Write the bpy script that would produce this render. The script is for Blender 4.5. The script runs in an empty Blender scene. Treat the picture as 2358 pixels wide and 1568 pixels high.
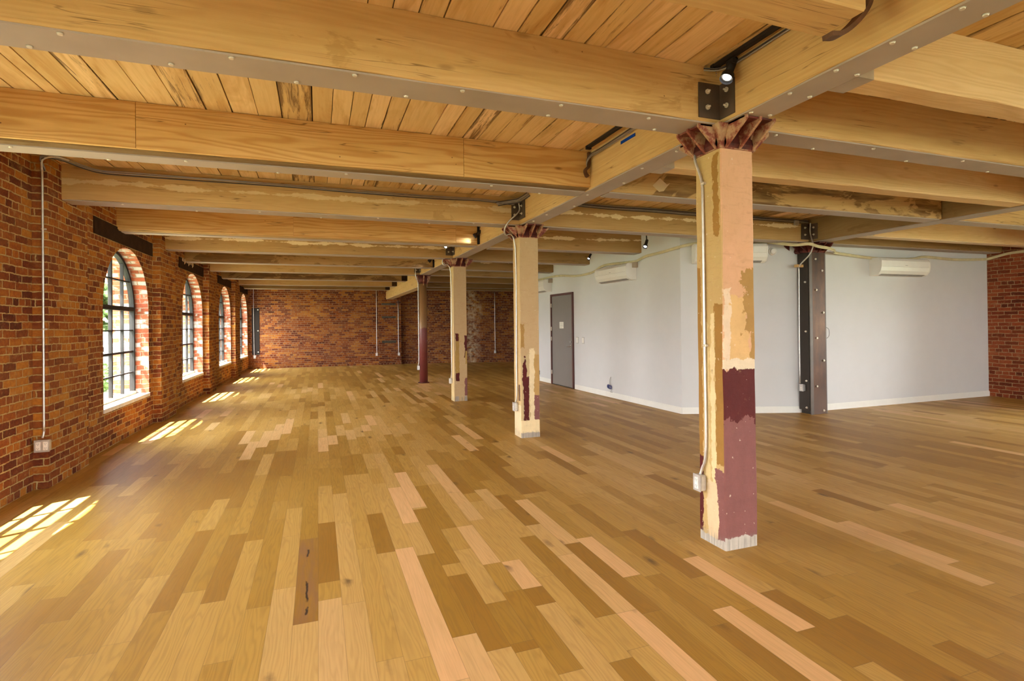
import bpy, bmesh, math, random
from mathutils import Vector, Matrix, noise as mnoise
random.seed(7)
C = bpy.context.scene.collection
R = math.radians

# ------------------------------------------------------------------ helpers
def tag(o, label=None, cat=None, group=None, kind=None):
    if label: o['label'] = label
    if cat: o['category'] = cat
    if group: o['group'] = group
    if kind: o['kind'] = kind
    return o

def link(name, bm, mats, parent=None, loc=None, rotz=None, smooth=False):
    me = bpy.data.meshes.new(name)
    bm.normal_update()
    bm.to_mesh(me); bm.free()
    if not isinstance(mats, (list, tuple)): mats = [mats]
    for m in mats: me.materials.append(m)
    if smooth:
        for p in me.polygons: p.use_smooth = True
    o = bpy.data.objects.new(name, me); C.objects.link(o)
    if parent: o.parent = parent
    if loc is not None: o.location = loc
    if rotz is not None: o.rotation_euler = (0, 0, rotz)
    return o

def empty(name, loc=(0, 0, 0), rotz=0, label=None, cat=None, group=None, kind=None):
    o = bpy.data.objects.new(name, None); C.objects.link(o)
    o.location = loc; o.rotation_euler = (0, 0, rotz); o.empty_display_size = .05
    return tag(o, label, cat, group, kind)

def copy_tree(o, parent=None):
    c = o.copy(); C.objects.link(c); c.parent = parent
    for ch in list(o.children): copy_tree(ch, c)
    return c

def box(bm, x0, x1, y0, y1, z0, z1, mi=0, bev=0):
    vs = [bm.verts.new(p) for p in ((x0,y0,z0),(x1,y0,z0),(x1,y1,z0),(x0,y1,z0),(x0,y0,z1),(x1,y0,z1),(x1,y1,z1),(x0,y1,z1))]
    fs = [bm.faces.new([vs[i] for i in q]) for q in ((3,2,1,0),(4,5,6,7),(0,1,5,4),(1,2,6,5),(2,3,7,6),(3,0,4,7))]
    for f in fs: f.material_index = mi
    if bev:
        es = list({e for f in fs for e in f.edges})
        bmesh.ops.bevel(bm, geom=es, offset=bev, segments=2, affect='EDGES', profile=.6)
    return vs

def hexa(bm, pts, mi=0):
    vs = [bm.verts.new(p) for p in pts]
    for q in ((3,2,1,0),(4,5,6,7),(0,1,5,4),(1,2,6,5),(2,3,7,6),(3,0,4,7)):
        bm.faces.new([vs[i] for i in q]).material_index = mi

def prism(bm, poly, f, a, b, mi=0):
    """extrude 2-D polygon; f(u,v,w)->xyz, w from a to b"""
    A = [bm.verts.new(f(u, v, a)) for u, v in poly]; B = [bm.verts.new(f(u, v, b)) for u, v in poly]
    n = len(poly)
    bm.faces.new(A[::-1]).material_index = mi; bm.faces.new(B).material_index = mi
    for i in range(n):
        bm.faces.new([A[i], A[(i+1) % n], B[(i+1) % n], B[i]]).material_index = mi

def cyl(bm, p, q, r, n=16, r2=None, mi=0, cap=True):
    p = Vector(p); q = Vector(q); d = (q-p).normalized()
    a = d.orthogonal().normalized(); b = d.cross(a); r2 = r if r2 is None else r2
    A = [bm.verts.new(p + (a*math.cos(t)+b*math.sin(t))*r) for t in [2*math.pi*i/n for i in range(n)]]
    B = [bm.verts.new(q + (a*math.cos(t)+b*math.sin(t))*r2) for t in [2*math.pi*i/n for i in range(n)]]
    for i in range(n):
        f = bm.faces.new([A[i], A[(i+1) % n], B[(i+1) % n], B[i]]); f.material_index = mi; f.smooth = True
    if cap:
        bm.faces.new(A[::-1]).material_index = mi; bm.faces.new(B).material_index = mi

def smoothpts(pts, k=6):
    pts = [Vector(p) for p in pts]
    if len(pts) < 3: return pts
    P = [pts[0]*2-pts[1]] + pts + [pts[-1]*2-pts[-2]]
    out = []
    for i in range(1, len(P)-2):
        for j in range(k):
            t = j/k; a, b, c, d = P[i-1], P[i], P[i+1], P[i+2]
            out.append(.5*((2*b)+(c-a)*t+(2*a-5*b+4*c-d)*t*t+(3*b-a-3*c+d)*t**3))
    out.append(pts[-1]); return out

def tube(bm, pts, r, n=8, sm=True, k=6, mi=0):
    if sm: pts = smoothpts(pts, k)
    else: pts = [Vector(p) for p in pts]
    rings = []
    ref = None
    for i, p in enumerate(pts):
        d = (pts[min(i+1, len(pts)-1)] - pts[max(i-1, 0)]).normalized()
        if ref is None: ref = d.orthogonal().normalized()
        ref = (ref - d*ref.dot(d)).normalized(); b = d.cross(ref)
        rings.append([bm.verts.new(p+(ref*math.cos(2*math.pi*j/n)+b*math.sin(2*math.pi*j/n))*r) for j in range(n)])
    for A, B in zip(rings, rings[1:]):
        for j in range(n):
            f = bm.faces.new([A[j], A[(j+1) % n], B[(j+1) % n], B[j]]); f.smooth = True; f.material_index = mi
    bm.faces.new(rings[0][::-1]).material_index = mi; bm.faces.new(rings[-1]).material_index = mi

# ------------------------------------------------------------------ shader helper
class G:
    def __init__(s, name, rough=.6, spec=.5, metal=0):
        s.m = bpy.data.materials.new(name); s.m.use_nodes = True
        s.t = s.m.node_tree; s.N = s.t.nodes; s.L = s.t.links
        s.b = s.N['Principled BSDF']
        s.b.inputs['Roughness'].default_value = rough
        s.b.inputs['Metallic'].default_value = metal
        s.b.inputs['Specular IOR Level'].default_value = spec
    def put(s, sock, v):
        if hasattr(v, 'is_output') or isinstance(v, bpy.types.NodeSocket): s.L.new(v, sock)
        elif isinstance(v, (tuple, list)) and len(v) == 3 and sock.type == 'RGBA': sock.default_value = (*v, 1)
        else: sock.default_value = v
    def n(s, t, ins={}, **pr):
        nd = s.N.new(t)
        for k, v in pr.items(): setattr(nd, k, v)
        for k, v in ins.items(): s.put(nd.inputs[k], v)
        return nd
    def ma(s, op, a, b=0.0, c=None, clamp=False):
        nd = s.n('ShaderNodeMath', {0: a, 1: b}, operation=op, use_clamp=clamp)
        if c is not None: s.put(nd.inputs[2], c)
        return nd.outputs[0]
    def vm(s, op, a, b):
        return s.n('ShaderNodeVectorMath', {0: a, 1: b}, operation=op).outputs[0]
    def mix(s, f, a, b, bt='MIX'):
        nd = s.n('ShaderNodeMix', data_type='RGBA', blend_type=bt)
        s.put(nd.inputs[0], f); s.put(nd.inputs[6], a); s.put(nd.inputs[7], b)
        return nd.outputs[2]
    def ramp(s, f, stops, interp='LINEAR'):
        nd = s.n('ShaderNodeValToRGB', {0: f}); cr = nd.color_ramp; cr.interpolation = interp
        while len(cr.elements) < len(stops): cr.elements.new(.5)
        for e, (p, c) in zip(cr.elements, stops):
            e.position = p; e.color = (*c, 1) if isinstance(c, (tuple, list)) else (c, c, c, 1)
        return nd.outputs[0]
    def noise(s, v, scale=1, det=4, rough=.55, dist=0, col=False):
        nd = s.n('ShaderNodeTexNoise', {'Vector': v, 'Scale': scale, 'Detail': det, 'Roughness': rough, 'Distortion': dist})
        return nd.outputs[1 if col else 0]
    def sep(s, v): return s.n('ShaderNodeSeparateXYZ', {0: v}).outputs
    def comb(s, x, y, z): return s.n('ShaderNodeCombineXYZ', {0: x, 1: y, 2: z}).outputs[0]
    def thr(s, v, lo, hi):
        return s.n('ShaderNodeMapRange', {0: v, 1: lo, 2: hi, 3: 0.0, 4: 1.0}, clamp=True).outputs[0]
    def obj(s): return s.n('ShaderNodeTexCoord').outputs['Object']
    def uv(s, name='UVMap'): return s.n('ShaderNodeUVMap', uv_map=name).outputs[0]
    def attr(s, name): return s.n('ShaderNodeAttribute', attribute_name=name)
    def col(s, c): s.put(s.b.inputs['Base Color'], c)
    def bump(s, h, strength=.3, dist=.01):
        nd = s.n('ShaderNodeBump', {'Strength': strength, 'Distance': dist, 'Height': h})
        s.L.new(nd.outputs[0], s.b.inputs['Normal'])

def plain(name, c, rough=.6, metal=0, spec=.5, var=.12, bump=0, nscale=8):
    g = G(name, rough, spec, metal)
    o = g.obj(); f = g.noise(o, nscale, 3)
    g.col(g.mix(g.thr(f, .3, .7), tuple(x*(1-var) for x in c), tuple(min(1, x*(1+var)) for x in c)))
    if bump: g.bump(g.noise(o, nscale*6, 4), bump, .004)
    return g.m

# ---- brick
def brick_mat(name, pal, mortar, white=0., patch=None, bumpd=.012, dirt=.35):
    g = G(name, .88, .2)
    uv = g.uv()
    d1 = g.vm('SUBTRACT', g.noise(uv, 2.2, 2, col=True), (.5, .5, .5))
    d2 = g.vm('SUBTRACT', g.noise(uv, 26, 2, col=True), (.5, .5, .5))
    u2 = g.vm('ADD', uv, g.vm('ADD', g.vm('MULTIPLY', d1, (.035, .028, 0)), g.vm('MULTIPLY', d2, (.020, .016, 0))))
    bk = g.n('ShaderNodeTexBrick', {'Vector': u2, 'Color1': (0, 0, 0, 1), 'Color2': (1, 1, 1, 1), 'Mortar': (.5, .5, .5, 1), 'Scale': 1.0,
        'Mortar Size': .0072, 'Mortar Smooth': .5, 'Bias': 0.0, 'Brick Width': .205, 'Row Height': .0665}, offset=.5, offset_frequency=2, squash=.5, squash_frequency=6)
    per = bk.outputs[0]; fac = bk.outputs[1]
    fine = g.noise(uv, 30, 5, .65); big = g.noise(uv, .8, 3, .6)
    v = g.ma('ADD', g.ma('ADD', .12, g.ma('MULTIPLY', per, .46)), g.ma('ADD', g.ma('MULTIPLY', g.ma('SUBTRACT', fine, .5), .5), g.ma('MULTIPLY', g.ma('SUBTRACT', big, .32), .75)))
    c = g.ramp(v, pal)
    if white:
        wm = g.thr(g.ma('ADD', g.ma('MULTIPLY', per, .6), g.noise(uv, 3.0, 4, .7)), 1.02-white, 1.10-white)
        c = g.mix(g.ma('MULTIPLY', wm, .8), c, (.48, .46, .43))
    mc = g.mix(g.noise(uv, 9, 3), tuple(x*.55 for x in mortar), mortar)
    # mortar smeared over some areas
    smear = g.thr(g.noise(uv, 7, 6, .75), .56, .70)
    mf = g.ma('MAXIMUM', g.ma('MULTIPLY', fac, g.thr(g.noise(uv, 11, 3), .25, .5)), g.ma('MULTIPLY', smear, .5))
    c = g.mix(mf, c, mc)
    dk = g.thr(g.noise(uv, 1.6, 5, .7), .42, .75)
    c = g.mix(g.ma('MULTIPLY', dk, dirt), c, tuple(x*.35 for x in mortar), 'MIX')
    if patch:   # efflorescence strip: (u centre, half width)
        sx = g.sep(uv)
        wob = g.ma('MULTIPLY', g.ma('SUBTRACT', g.noise(uv, 1.3, 4), .5), .8)
        dd = g.ma('ABSOLUTE', g.ma('ADD', g.ma('SUBTRACT', sx[0], patch[0]), wob))
        m = g.ma('MULTIPLY', g.thr(dd, patch[1], patch[1]*.2), g.thr(g.noise(uv, 7, 4, .7), .42, .6))
        c = g.mix(g.ma('MULTIPLY', m, .75), c, (.62, .5, .33))
    g.col(c)
    h = g.ma('ADD', g.ma('MULTIPLY', g.ma('SUBTRACT', 1.0, fac), 1.0), g.ma('MULTIPLY', fine, .5))
    g.bump(h, .8, bumpd)
    return g.m

PAL = [(.08, (.05, .014, .008)), (.28, (.145, .030, .011)), (.50, (.27, .070, .014)), (.72, (.45, .165, .020)), (.95, (.62, .31, .05))]
M = {}
M['brick'] = brick_mat('brick_old_red', PAL, (.64, .44, .18), dirt=.25)
M['brick_back'] = brick_mat('brick_back_wall', [(p, (c[0]*.95, c[1]*.95, c[2]*1.1)) for p, c in PAL], (.46, .30, .17), patch=None)
M['brick_back2'] = brick_mat('brick_back_streaked', [(p, (c[0]*.8, c[1]*.8, c[2]*.95)) for p, c in PAL], (.46, .30, .17), patch=(2.62, .32))
M['brick_reveal'] = brick_mat('brick_reveal_painted', [(.1, (.16, .04, .02)), (.5, (.36, .09, .04)), (.9, (.48, .18, .09))], (.40, .29, .20), white=.16, dirt=.1)
M['brick_right'] = brick_mat('brick_right_wall', [(.12, (.06, .014, .008)), (.35, (.17, .034, .013)), (.6, (.27, .055, .02)), (.9, (.38, .11, .035))], (.52, .33, .16), dirt=.15)

# ---- floor boards
def floor_mat():
    g = G('floor_oak_boards', .4, .22)
    uv = g.uv('m'); e = g.uv('edge'); a = g.attr('prnd'); rr = g.sep(a.outputs['Vector'])
    off = g.comb(g.ma('MULTIPLY', rr[0], 37.0), g.ma('MULTIPLY', rr[1], 53.0), 0.0)
    p = g.vm('ADD', uv, off)
    pw = g.vm('MULTIPLY', p, (9.0, .9, 1.0))
    wob = g.vm('MULTIPLY', g.vm('SUBTRACT', g.noise(pw, .8, 3, .55, col=True), (.5, .5, .5)), (3.2, 2.0, 0))
    q = g.vm('ADD', pw, wob)
    rings = g.n('ShaderNodeTexWave', {'Vector': q, 'Scale': 1.3, 'Distortion': 3.5, 'Detail': 2.0, 'Detail Scale': 1.2}, wave_type='BANDS', bands_direction='X').outputs[1]
    fine = g.noise(g.vm('MULTIPLY', p, (90, 3, 1)), 1.0, 4, .6)
    base = g.ramp(rr[2], [(0, (.31, .150, .022)), (.2, (.38, .205, .032)), (.4, (.475, .275, .058)), (.6, (.55, .335, .095)), (.78, (.62, .39, .15)), (1, (.74, .44, .20))])
    amt = g.ma('MULTIPLY', g.thr(rr[2], 1.0, .25), .30)
    c = g.mix(g.ma('MULTIPLY', g.ma('POWER', rings, 2.0), g.ma('ADD', amt, .07)), base, (.24, .125, .03))
    c = g.mix(g.ma('MULTIPLY', g.thr(fine, .45, .75), .22), c, (.30, .165, .05))
    c = g.mix(g.ma('MULTIPLY', g.thr(g.noise(g.vm('MULTIPLY', p, (6, 1.2, 1)), 1.0, 3), .5, .8), .22), c, (.42, .27, .09))
    # knots
    vor = g.n('ShaderNodeTexVoronoi', {'Vector': g.vm('MULTIPLY', p, (5.5, 1.8, 1)), 'Scale': 1.0, 'Randomness': 1.0}).outputs[0]
    kn = g.ma('MULTIPLY', g.thr(g.ma('ADD', vor, g.ma('MULTIPLY', g.noise(p, 40, 3), .08)), .22, .07), g.thr(g.noise(p, 3.1, 1), .49, .54))
    c = g.mix(g.ma('MULTIPLY', kn, .8), c, (.10, .05, .02))
    # splits on the cracked boards (attribute w)
    cw = g.attr('crack').outputs['Fac']
    es = g.sep(e)
    cr = g.ma('ABSOLUTE', g.ma('SUBTRACT', es[0], g.ma('ADD', .48, g.ma('MULTIPLY', g.ma('SUBTRACT', g.noise(uv, 7, 3), .5), .35))))
    crm = g.ma('MULTIPLY', g.ma('MULTIPLY', g.thr(cr, .07, .03), cw), g.thr(g.noise(g.vm('MULTIPLY', uv, (9, 5, 1)), 1.0, 3), .46, .52))
    c = g.mix(g.ma('MULTIPLY', cw, g.thr(g.noise(g.vm('MULTIPLY', uv, (30, 3, 1)), 1.0, 4), .4, .6)), c, (.28, .14, .05))
    c = g.mix(crm, c, (.05, .03, .02))
    # joints
    ed = g.ma('MINIMUM', es[0], g.ma('SUBTRACT', 1.0, es[0]))
    jm = g.thr(ed, .014, .003)
    ln = g.attr('plen').outputs['Fac']
    ee = g.ma('MULTIPLY', g.ma('MINIMUM', es[1], g.ma('SUBTRACT', 1.0, es[1])), ln)
    jm = g.ma('MAXIMUM', jm, g.thr(ee, .0022, .0006))
    c = g.mix(g.ma('MULTIPLY', jm, .55), c, (.17, .10, .035))
    g.col(c)
    g.put(g.b.inputs['Roughness'], g.ma('ADD', .36, g.ma('MULTIPLY', fine, .2)))
    g.bump(g.ma('ADD', g.ma('MULTIPLY', g.ma('SUBTRACT', 1.0, jm), 1.0), g.ma('ADD', g.ma('MULTIPLY', fine, .15), g.ma('MULTIPLY', rings, .12))), .22, .0016)
    return g.m
M['floor'] = floor_mat()

def plank_mat():
    g = G('ceiling_boards', .75, .25)
    uv = g.uv('m'); e = g.uv('edge'); rr = g.sep(g.attr('prnd').outputs['Vector'])
    p = g.vm('ADD', uv, g.comb(g.ma('MULTIPLY', rr[0], 31.0), g.ma('MULTIPLY', rr[1], 47.0), 0.0))
    gr = g.noise(g.vm('MULTIPLY', p, (45, 2.2, 1)), 1.0, 4, .6, .4)
    bigg = g.noise(g.vm('MULTIPLY', p, (6, .9, 1)), 1.0, 4, .6, 1.2)
    c = g.ramp(rr[2], [(0, (.54, .345, .125)), (.35, (.66, .44, .19)), (.7, (.76, .52, .25)), (1, (.88, .60, .36))])
    c = g.mix(g.ma('MULTIPLY', g.thr(gr, .42, .7), .30), c, (.42, .22, .05))
    c = g.mix(g.ma('MULTIPLY', g.thr(bigg, .5, .64), .45), c, (.42, .20, .035))
    st = g.attr('stain').outputs['Fac']
    es = g.sep(e)[0]; edm = g.ma('MULTIPLY', g.ma('POWER', g.ma('ABSOLUTE', g.ma('SUBTRACT', g.ma('MULTIPLY', es, 2.0), 1.0)), 5.0), .13)
    blot = g.thr(g.ma('ADD', g.ma('ADD', g.noise(g.vm('MULTIPLY', p, (30, 1.8, 1)), 1.0, 5, .7, .5), edm), g.ma('MULTIPLY', st, .22)), .70, .80)
    c = g.mix(g.ma('MULTIPLY', blot, .8), c, (.12, .055, .018))
    g.col(c); g.bump(gr, .3, .003)
    return g.m
M['planks'] = plank_mat()
M['dark_void'] = plain('dark_gap', (.012, .009, .006), .9)

# ---- timber (object colour drives it: r stain, g plaster streaks, b darkness)
def timber_mat(name, ca, cb, cdark, ring=.25, fresh=False, rough=.75, knots=.6):
    g = G(name, rough, .25)
    o = g.obj(); inf = g.n('ShaderNodeObjectInfo'); oc = g.n('ShaderNodeSeparateColor', {0: inf.outputs['Color']}).outputs
    rnd = g.ma('MULTIPLY', inf.outputs['Random'], 40.0)
    p = g.vm('ADD', o, g.comb(rnd, rnd, rnd))
    q = g.vm('MULTIPLY', p, (.7, 7.0, 7.0))
    wob = g.vm('MULTIPLY', g.vm('SUBTRACT', g.noise(q, .55, 3, .5, col=True), (.5, .5, .5)), (1.5, 3.6, 3.6))
    q2 = g.vm('ADD', q, wob)
    wav = g.n('ShaderNodeTexWave', {'Vector': q2, 'Scale': 1.6 if fresh else 1.1, 'Distortion': 2.5, 'Detail': 2.0, 'Detail Scale': 1.0}, wave_type='BANDS', bands_direction='Z').outputs[1]
    gr = g.noise(g.vm('MULTIPLY', p, (1.6, 55, 55)), 1.0, 5, .62)
    big = g.noise(g.vm('MULTIPLY', p, (.8, 3, 3)), 1.0, 4, .6, .6)
    c = g.mix(g.thr(big, .3, .7), ca, cb)
    c = g.mix(g.ma('MULTIPLY', g.ma('POWER', wav, 2.0), ring), c, cdark)
    c = g.mix(g.ma('MULTIPLY', g.thr(gr, .45, .72), .22), c, cdark)
    vor = g.n('ShaderNodeTexVoronoi', {'Vector': g.vm('MULTIPLY', p, (1.5, 4.2, 4.2)), 'Scale': 1.0}).outputs[0]
    c = g.mix(g.ma('MULTIPLY', g.thr(vor, .085, .04), knots), c, (.10, .04, .012))
    if not fresh:
        ck = g.noise(g.vm('MULTIPLY', p, (.55, 16, 16)), 1.0, 3, .5, .3)
        cm = g.ma('MULTIPLY', g.thr(g.ma('ABSOLUTE', g.ma('SUBTRACT', ck, .5)), .009, .003), g.thr(g.noise(g.vm('MULTIPLY', p, (1.3, 5, 5)), 1.0, 2), .50, .60))
        c = g.mix(g.ma('MULTIPLY', cm, .65), c, (.10, .045, .015))
        nh = g.n('ShaderNodeTexVoronoi', {'Vector': p, 'Scale': 5.0}).outputs[0]
        c = g.mix(g.ma('MULTIPLY', g.thr(nh, .030, .018), .75), c, (.09, .04, .02))
    sx = g.sep(o)
    # water stains
    sn = g.noise(g.vm('MULTIPLY', p, (.9, 2.2, 2.2)), 1.0, 6, .68, 1.0)
    sm = g.thr(g.ma('ADD', sn, g.ma('MULTIPLY', oc[0], .42)), .70, .735)
    sf = g.ma('MULTIPLY', g.noise(g.vm('MULTIPLY', p, (3, 30, 30)), 1.0, 3), 1.3)
    heavy = g.thr(oc[0], .33, .48)
    c = g.mix(g.ma('MULTIPLY', sm, g.ma('ADD', .38, g.ma('MULTIPLY', heavy, g.ma('SUBTRACT', g.ma('MINIMUM', sf, .9), .38)))), c, g.mix(heavy, (.30, .155, .035), (.12, .052, .014)))
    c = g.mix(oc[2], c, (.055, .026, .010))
    # plaster / paint streaks
    zc = g.ma('ADD', .175, g.ma('MULTIPLY', g.ma('SUBTRACT', g.noise(g.vm('MULTIPLY', p, (.9, 0, 0)), 1.0, 3), .5), .10))
    dz = g.ma('ABSOLUTE', g.ma('SUBTRACT', sx[2], zc))
    wid = g.ma('MULTIPLY', g.thr(g.noise(g.vm('MULTIPLY', p, (2.3, 0, 0)), 1.0, 2), .42, .56), .030)
    rag = g.ma('MULTIPLY', g.ma('SUBTRACT', g.noise(g.vm('MULTIPLY', p, (24, 60, 60)), 1.0, 4, .7), .5), .06)
    pm = g.ma('MULTIPLY', g.thr(g.ma('SUBTRACT', g.ma('ADD', dz, rag), wid), .004, -.003), g.thr(oc[1], .25, .5))
    c = g.mix(g.ma('MULTIPLY', pm, .85), c, (.86, .72, .46))
    g.col(c); g.bump(g.ma('ADD', gr, g.ma('MULTIPLY', wav, .4)), .35, .004)
    return g.m
M['timber'] = timber_mat('timber_old', (.52, .325, .12), (.62, .40, .17), (.38, .19, .05), .16, knots=.35)
M['ply'] = timber_mat('timber_laminated', (.62, .385, .135), (.72, .46, .185), (.44, .20, .04), .55, knots=.8)
M['fresh'] = timber_mat('timber_fresh', (.64, .42, .19), (.72, .50, .26), (.48, .26, .09), .25, True, knots=.5)
M['soffit'] = plain('soffit_plate_tan', (.385, .31, .255), .55, 0, .4, .10, .05, 2)
M['soffit_wood'] = plain('soffit_pale_wood', (.62, .46, .28), .6, 0, .3, .12, .05, 3)

# ---- simple
M['white'] = plain('white_wall_paint', (.64, .64, .64), .62, 0, .35, .015, .03, 4)
M['trimwhite'] = plain('white_trim', (.80, .79, .74), .45, 0, .4, .02)
M['plastic'] = plain('white_plastic', (.80, .78, .74), .38, 0, .5, .02)
M['grille'] = plain('grey_louvre', (.30, .28, .26), .5)
M['galv'] = plain('galvanised_steel', (.62, .60, .57), .38, .75, .5, .12, 0, 25)
M['galv_tan'] = plain('aged_galvanised', (.45, .36, .26), .45, .5, .5, .1)
M['bolt'] = plain('zinc_bolt', (.66, .60, .50), .4, .5)
M['rust'] = plain('rusted_iron', (.16, .075, .04), .62, .4, .4, .35, .3, 12)
M['blackmetal'] = plain('black_metal', (.020, .014, .012), .6, 0, .25)
M['darksteel'] = plain('dark_steel_plate', (.085, .055, .040), .5, .15, .5, .4, .08, 5)
M['sill'] = plain('pale_stone_sill', (.72, .67, .6), .6, 0, .4, .12, .1, 12)
M['frame'] = plain('window_frame_dark', (.022, .020, .018), .65, 0, .15)
M['framepale'] = plain('window_rail_pale', (.50, .40, .22), .5)
M['lintel'] = plain('dark_lintel_timber', (.032, .016, .008), .85, 0, .1, .4, .4, 9)
M['pipe_y'] = plain('cream_cable_jacket', (.62, .54, .32), .5)
M['cable'] = plain('grey_cable', (.30, .27, .25), .42, .4)
M['cabled'] = plain('dark_cable', (.055, .045, .05), .45, .2)
M['bluetape'] = plain('blue_tape', (.004, .045, .30), .7, 0, .1)
M['door'] = plain('grey_door_paint', (.20, .18, .165), .42, 0, .5, .06, 0, 1.5)
M['doorframe'] = plain('maroon_door_frame', (.085, .022, .018), .45)
M['paper'] = plain('paper_sheet', (.80, .78, .70), .7, 0, .3, .01)
M['ink'] = plain('printed_lines', (.25, .24, .23), .7)
M['outlet'] = plain('white_outlet', (.80, .74, .68), .4)
M['slot'] = plain('outlet_slots', (.06, .05, .05), .5)
M['bluewire'] = plain('blue_wire', (.06, .075, .22), .5)
M['woodblock'] = plain('pine_block', (.62, .40, .16), .6)
M['slate'] = plain('grey_slate_fill', (.10, .085, .065), .85, 0, .2, .4, .5, 10)
M['leaf'] = plain('foliage_green', (.075, .115, .032), .8, 0, .2, .6, .5, 6)
M['bark'] = plain('tree_bark', (.12, .08, .05), .85)
M['grass'] = plain('lawn_and_verge', (.20, .22, .12), .9, 0, .2, .3, 0, .6)
M['asphalt'] = plain('grey_street', (.13, .125, .12), .85)
M['siding'] = plain('white_siding', (.75, .75, .73), .7)
M['roofing'] = plain('grey_roofing', (.24, .23, .23), .8)
M['carpaint'] = plain('white_car_paint', (.72, .75, .78), .25)
M['tyre'] = plain('tyre_rubber', (.02, .02, .02), .8)
M['extbrick'] = M['brick_reveal']

def iron_mat():
    g = G('cast_iron_cap', .6, .4, .15); o = g.obj()
    f = g.noise(o, 14, 5, .7)
    g.col(g.ramp(f, [(.34, (.15, .026, .017)), (.46, (.27, .075, .045)), (.54, (.42, .23, .13)), (.70, (.52, .36, .20))]))
    g.bump(f, .4, .006); return g.m
M['iron'] = iron_mat()
def iron_dark():
    g = G('cast_iron_maroon', .55, .4, .1); o = g.obj()
    f = g.noise(o, 11, 4, .6)
    g.col(g.ramp(f, [(.4, (.06, .010, .008)), (.6, (.15, .026, .018)), (.78, (.34, .17, .10))]))
    g.bump(f, .3, .004); return g.m
M['irond'] = iron_dark()
def clad_mat():
    g = G('rusted_steel_cladding', .42, .5, .45); o = g.obj(); z = g.sep(o)[2]
    f = g.noise(g.vm('MULTIPLY', o, (3, 3, 1.2)), 1.6, 5, .6)
    c = g.ramp(f, [(.3, (.035, .017, .010)), (.55, (.085, .036, .015)), (.75, (.16, .075, .032))])
    g.col(g.mix(g.thr(z, .5, 0), c, (.13, .08, .06))); return g.m
M['clad'] = clad_mat()
M['clad_dark'] = plain('cladding_flange', (.030, .020, .013), .6, .1)
M['clad_edge'] = plain('cladding_edge', (.12, .10, .085), .45, .3)

def glass_mat():
    m = bpy.data.materials.new('window_glass'); m.use_nodes = True; t = m.node_tree; N = t.nodes
    for n in list(N): N.remove(n)
    o = N.new('ShaderNodeOutputMaterial'); mx = N.new('ShaderNodeMixShader'); tr = N.new('ShaderNodeBsdfTransparent'); gl = N.new('ShaderNodeBsdfGlossy')
    fr = N.new('ShaderNodeFresnel'); fr.inputs[0].default_value = 1.35
    tr.inputs[0].default_value = (.95, .97, .97, 1); gl.inputs['Roughness'].default_value = .02
    t.links.new(fr.outputs[0], mx.inputs[0]); t.links.new(tr.outputs[0], mx.inputs[1]); t.links.new(gl.outputs[0], mx.inputs[2]); t.links.new(mx.outputs[0], o.inputs[0])
    return m
M['glass'] = glass_mat()
def emis(name, c, s):
    g = G(name); g.col((.8, .8, .8)); g.put(g.b.inputs['Emission Color'], c); g.b.inputs['Emission Strength'].default_value = s; return g.m
M['lamp_cool'] = emis('lamp_lens_cool', (.85, .93, 1.0), 3)
M['lamp_warm'] = emis('lamp_lens_warm', (1.0, .8, .5), 6)

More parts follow.
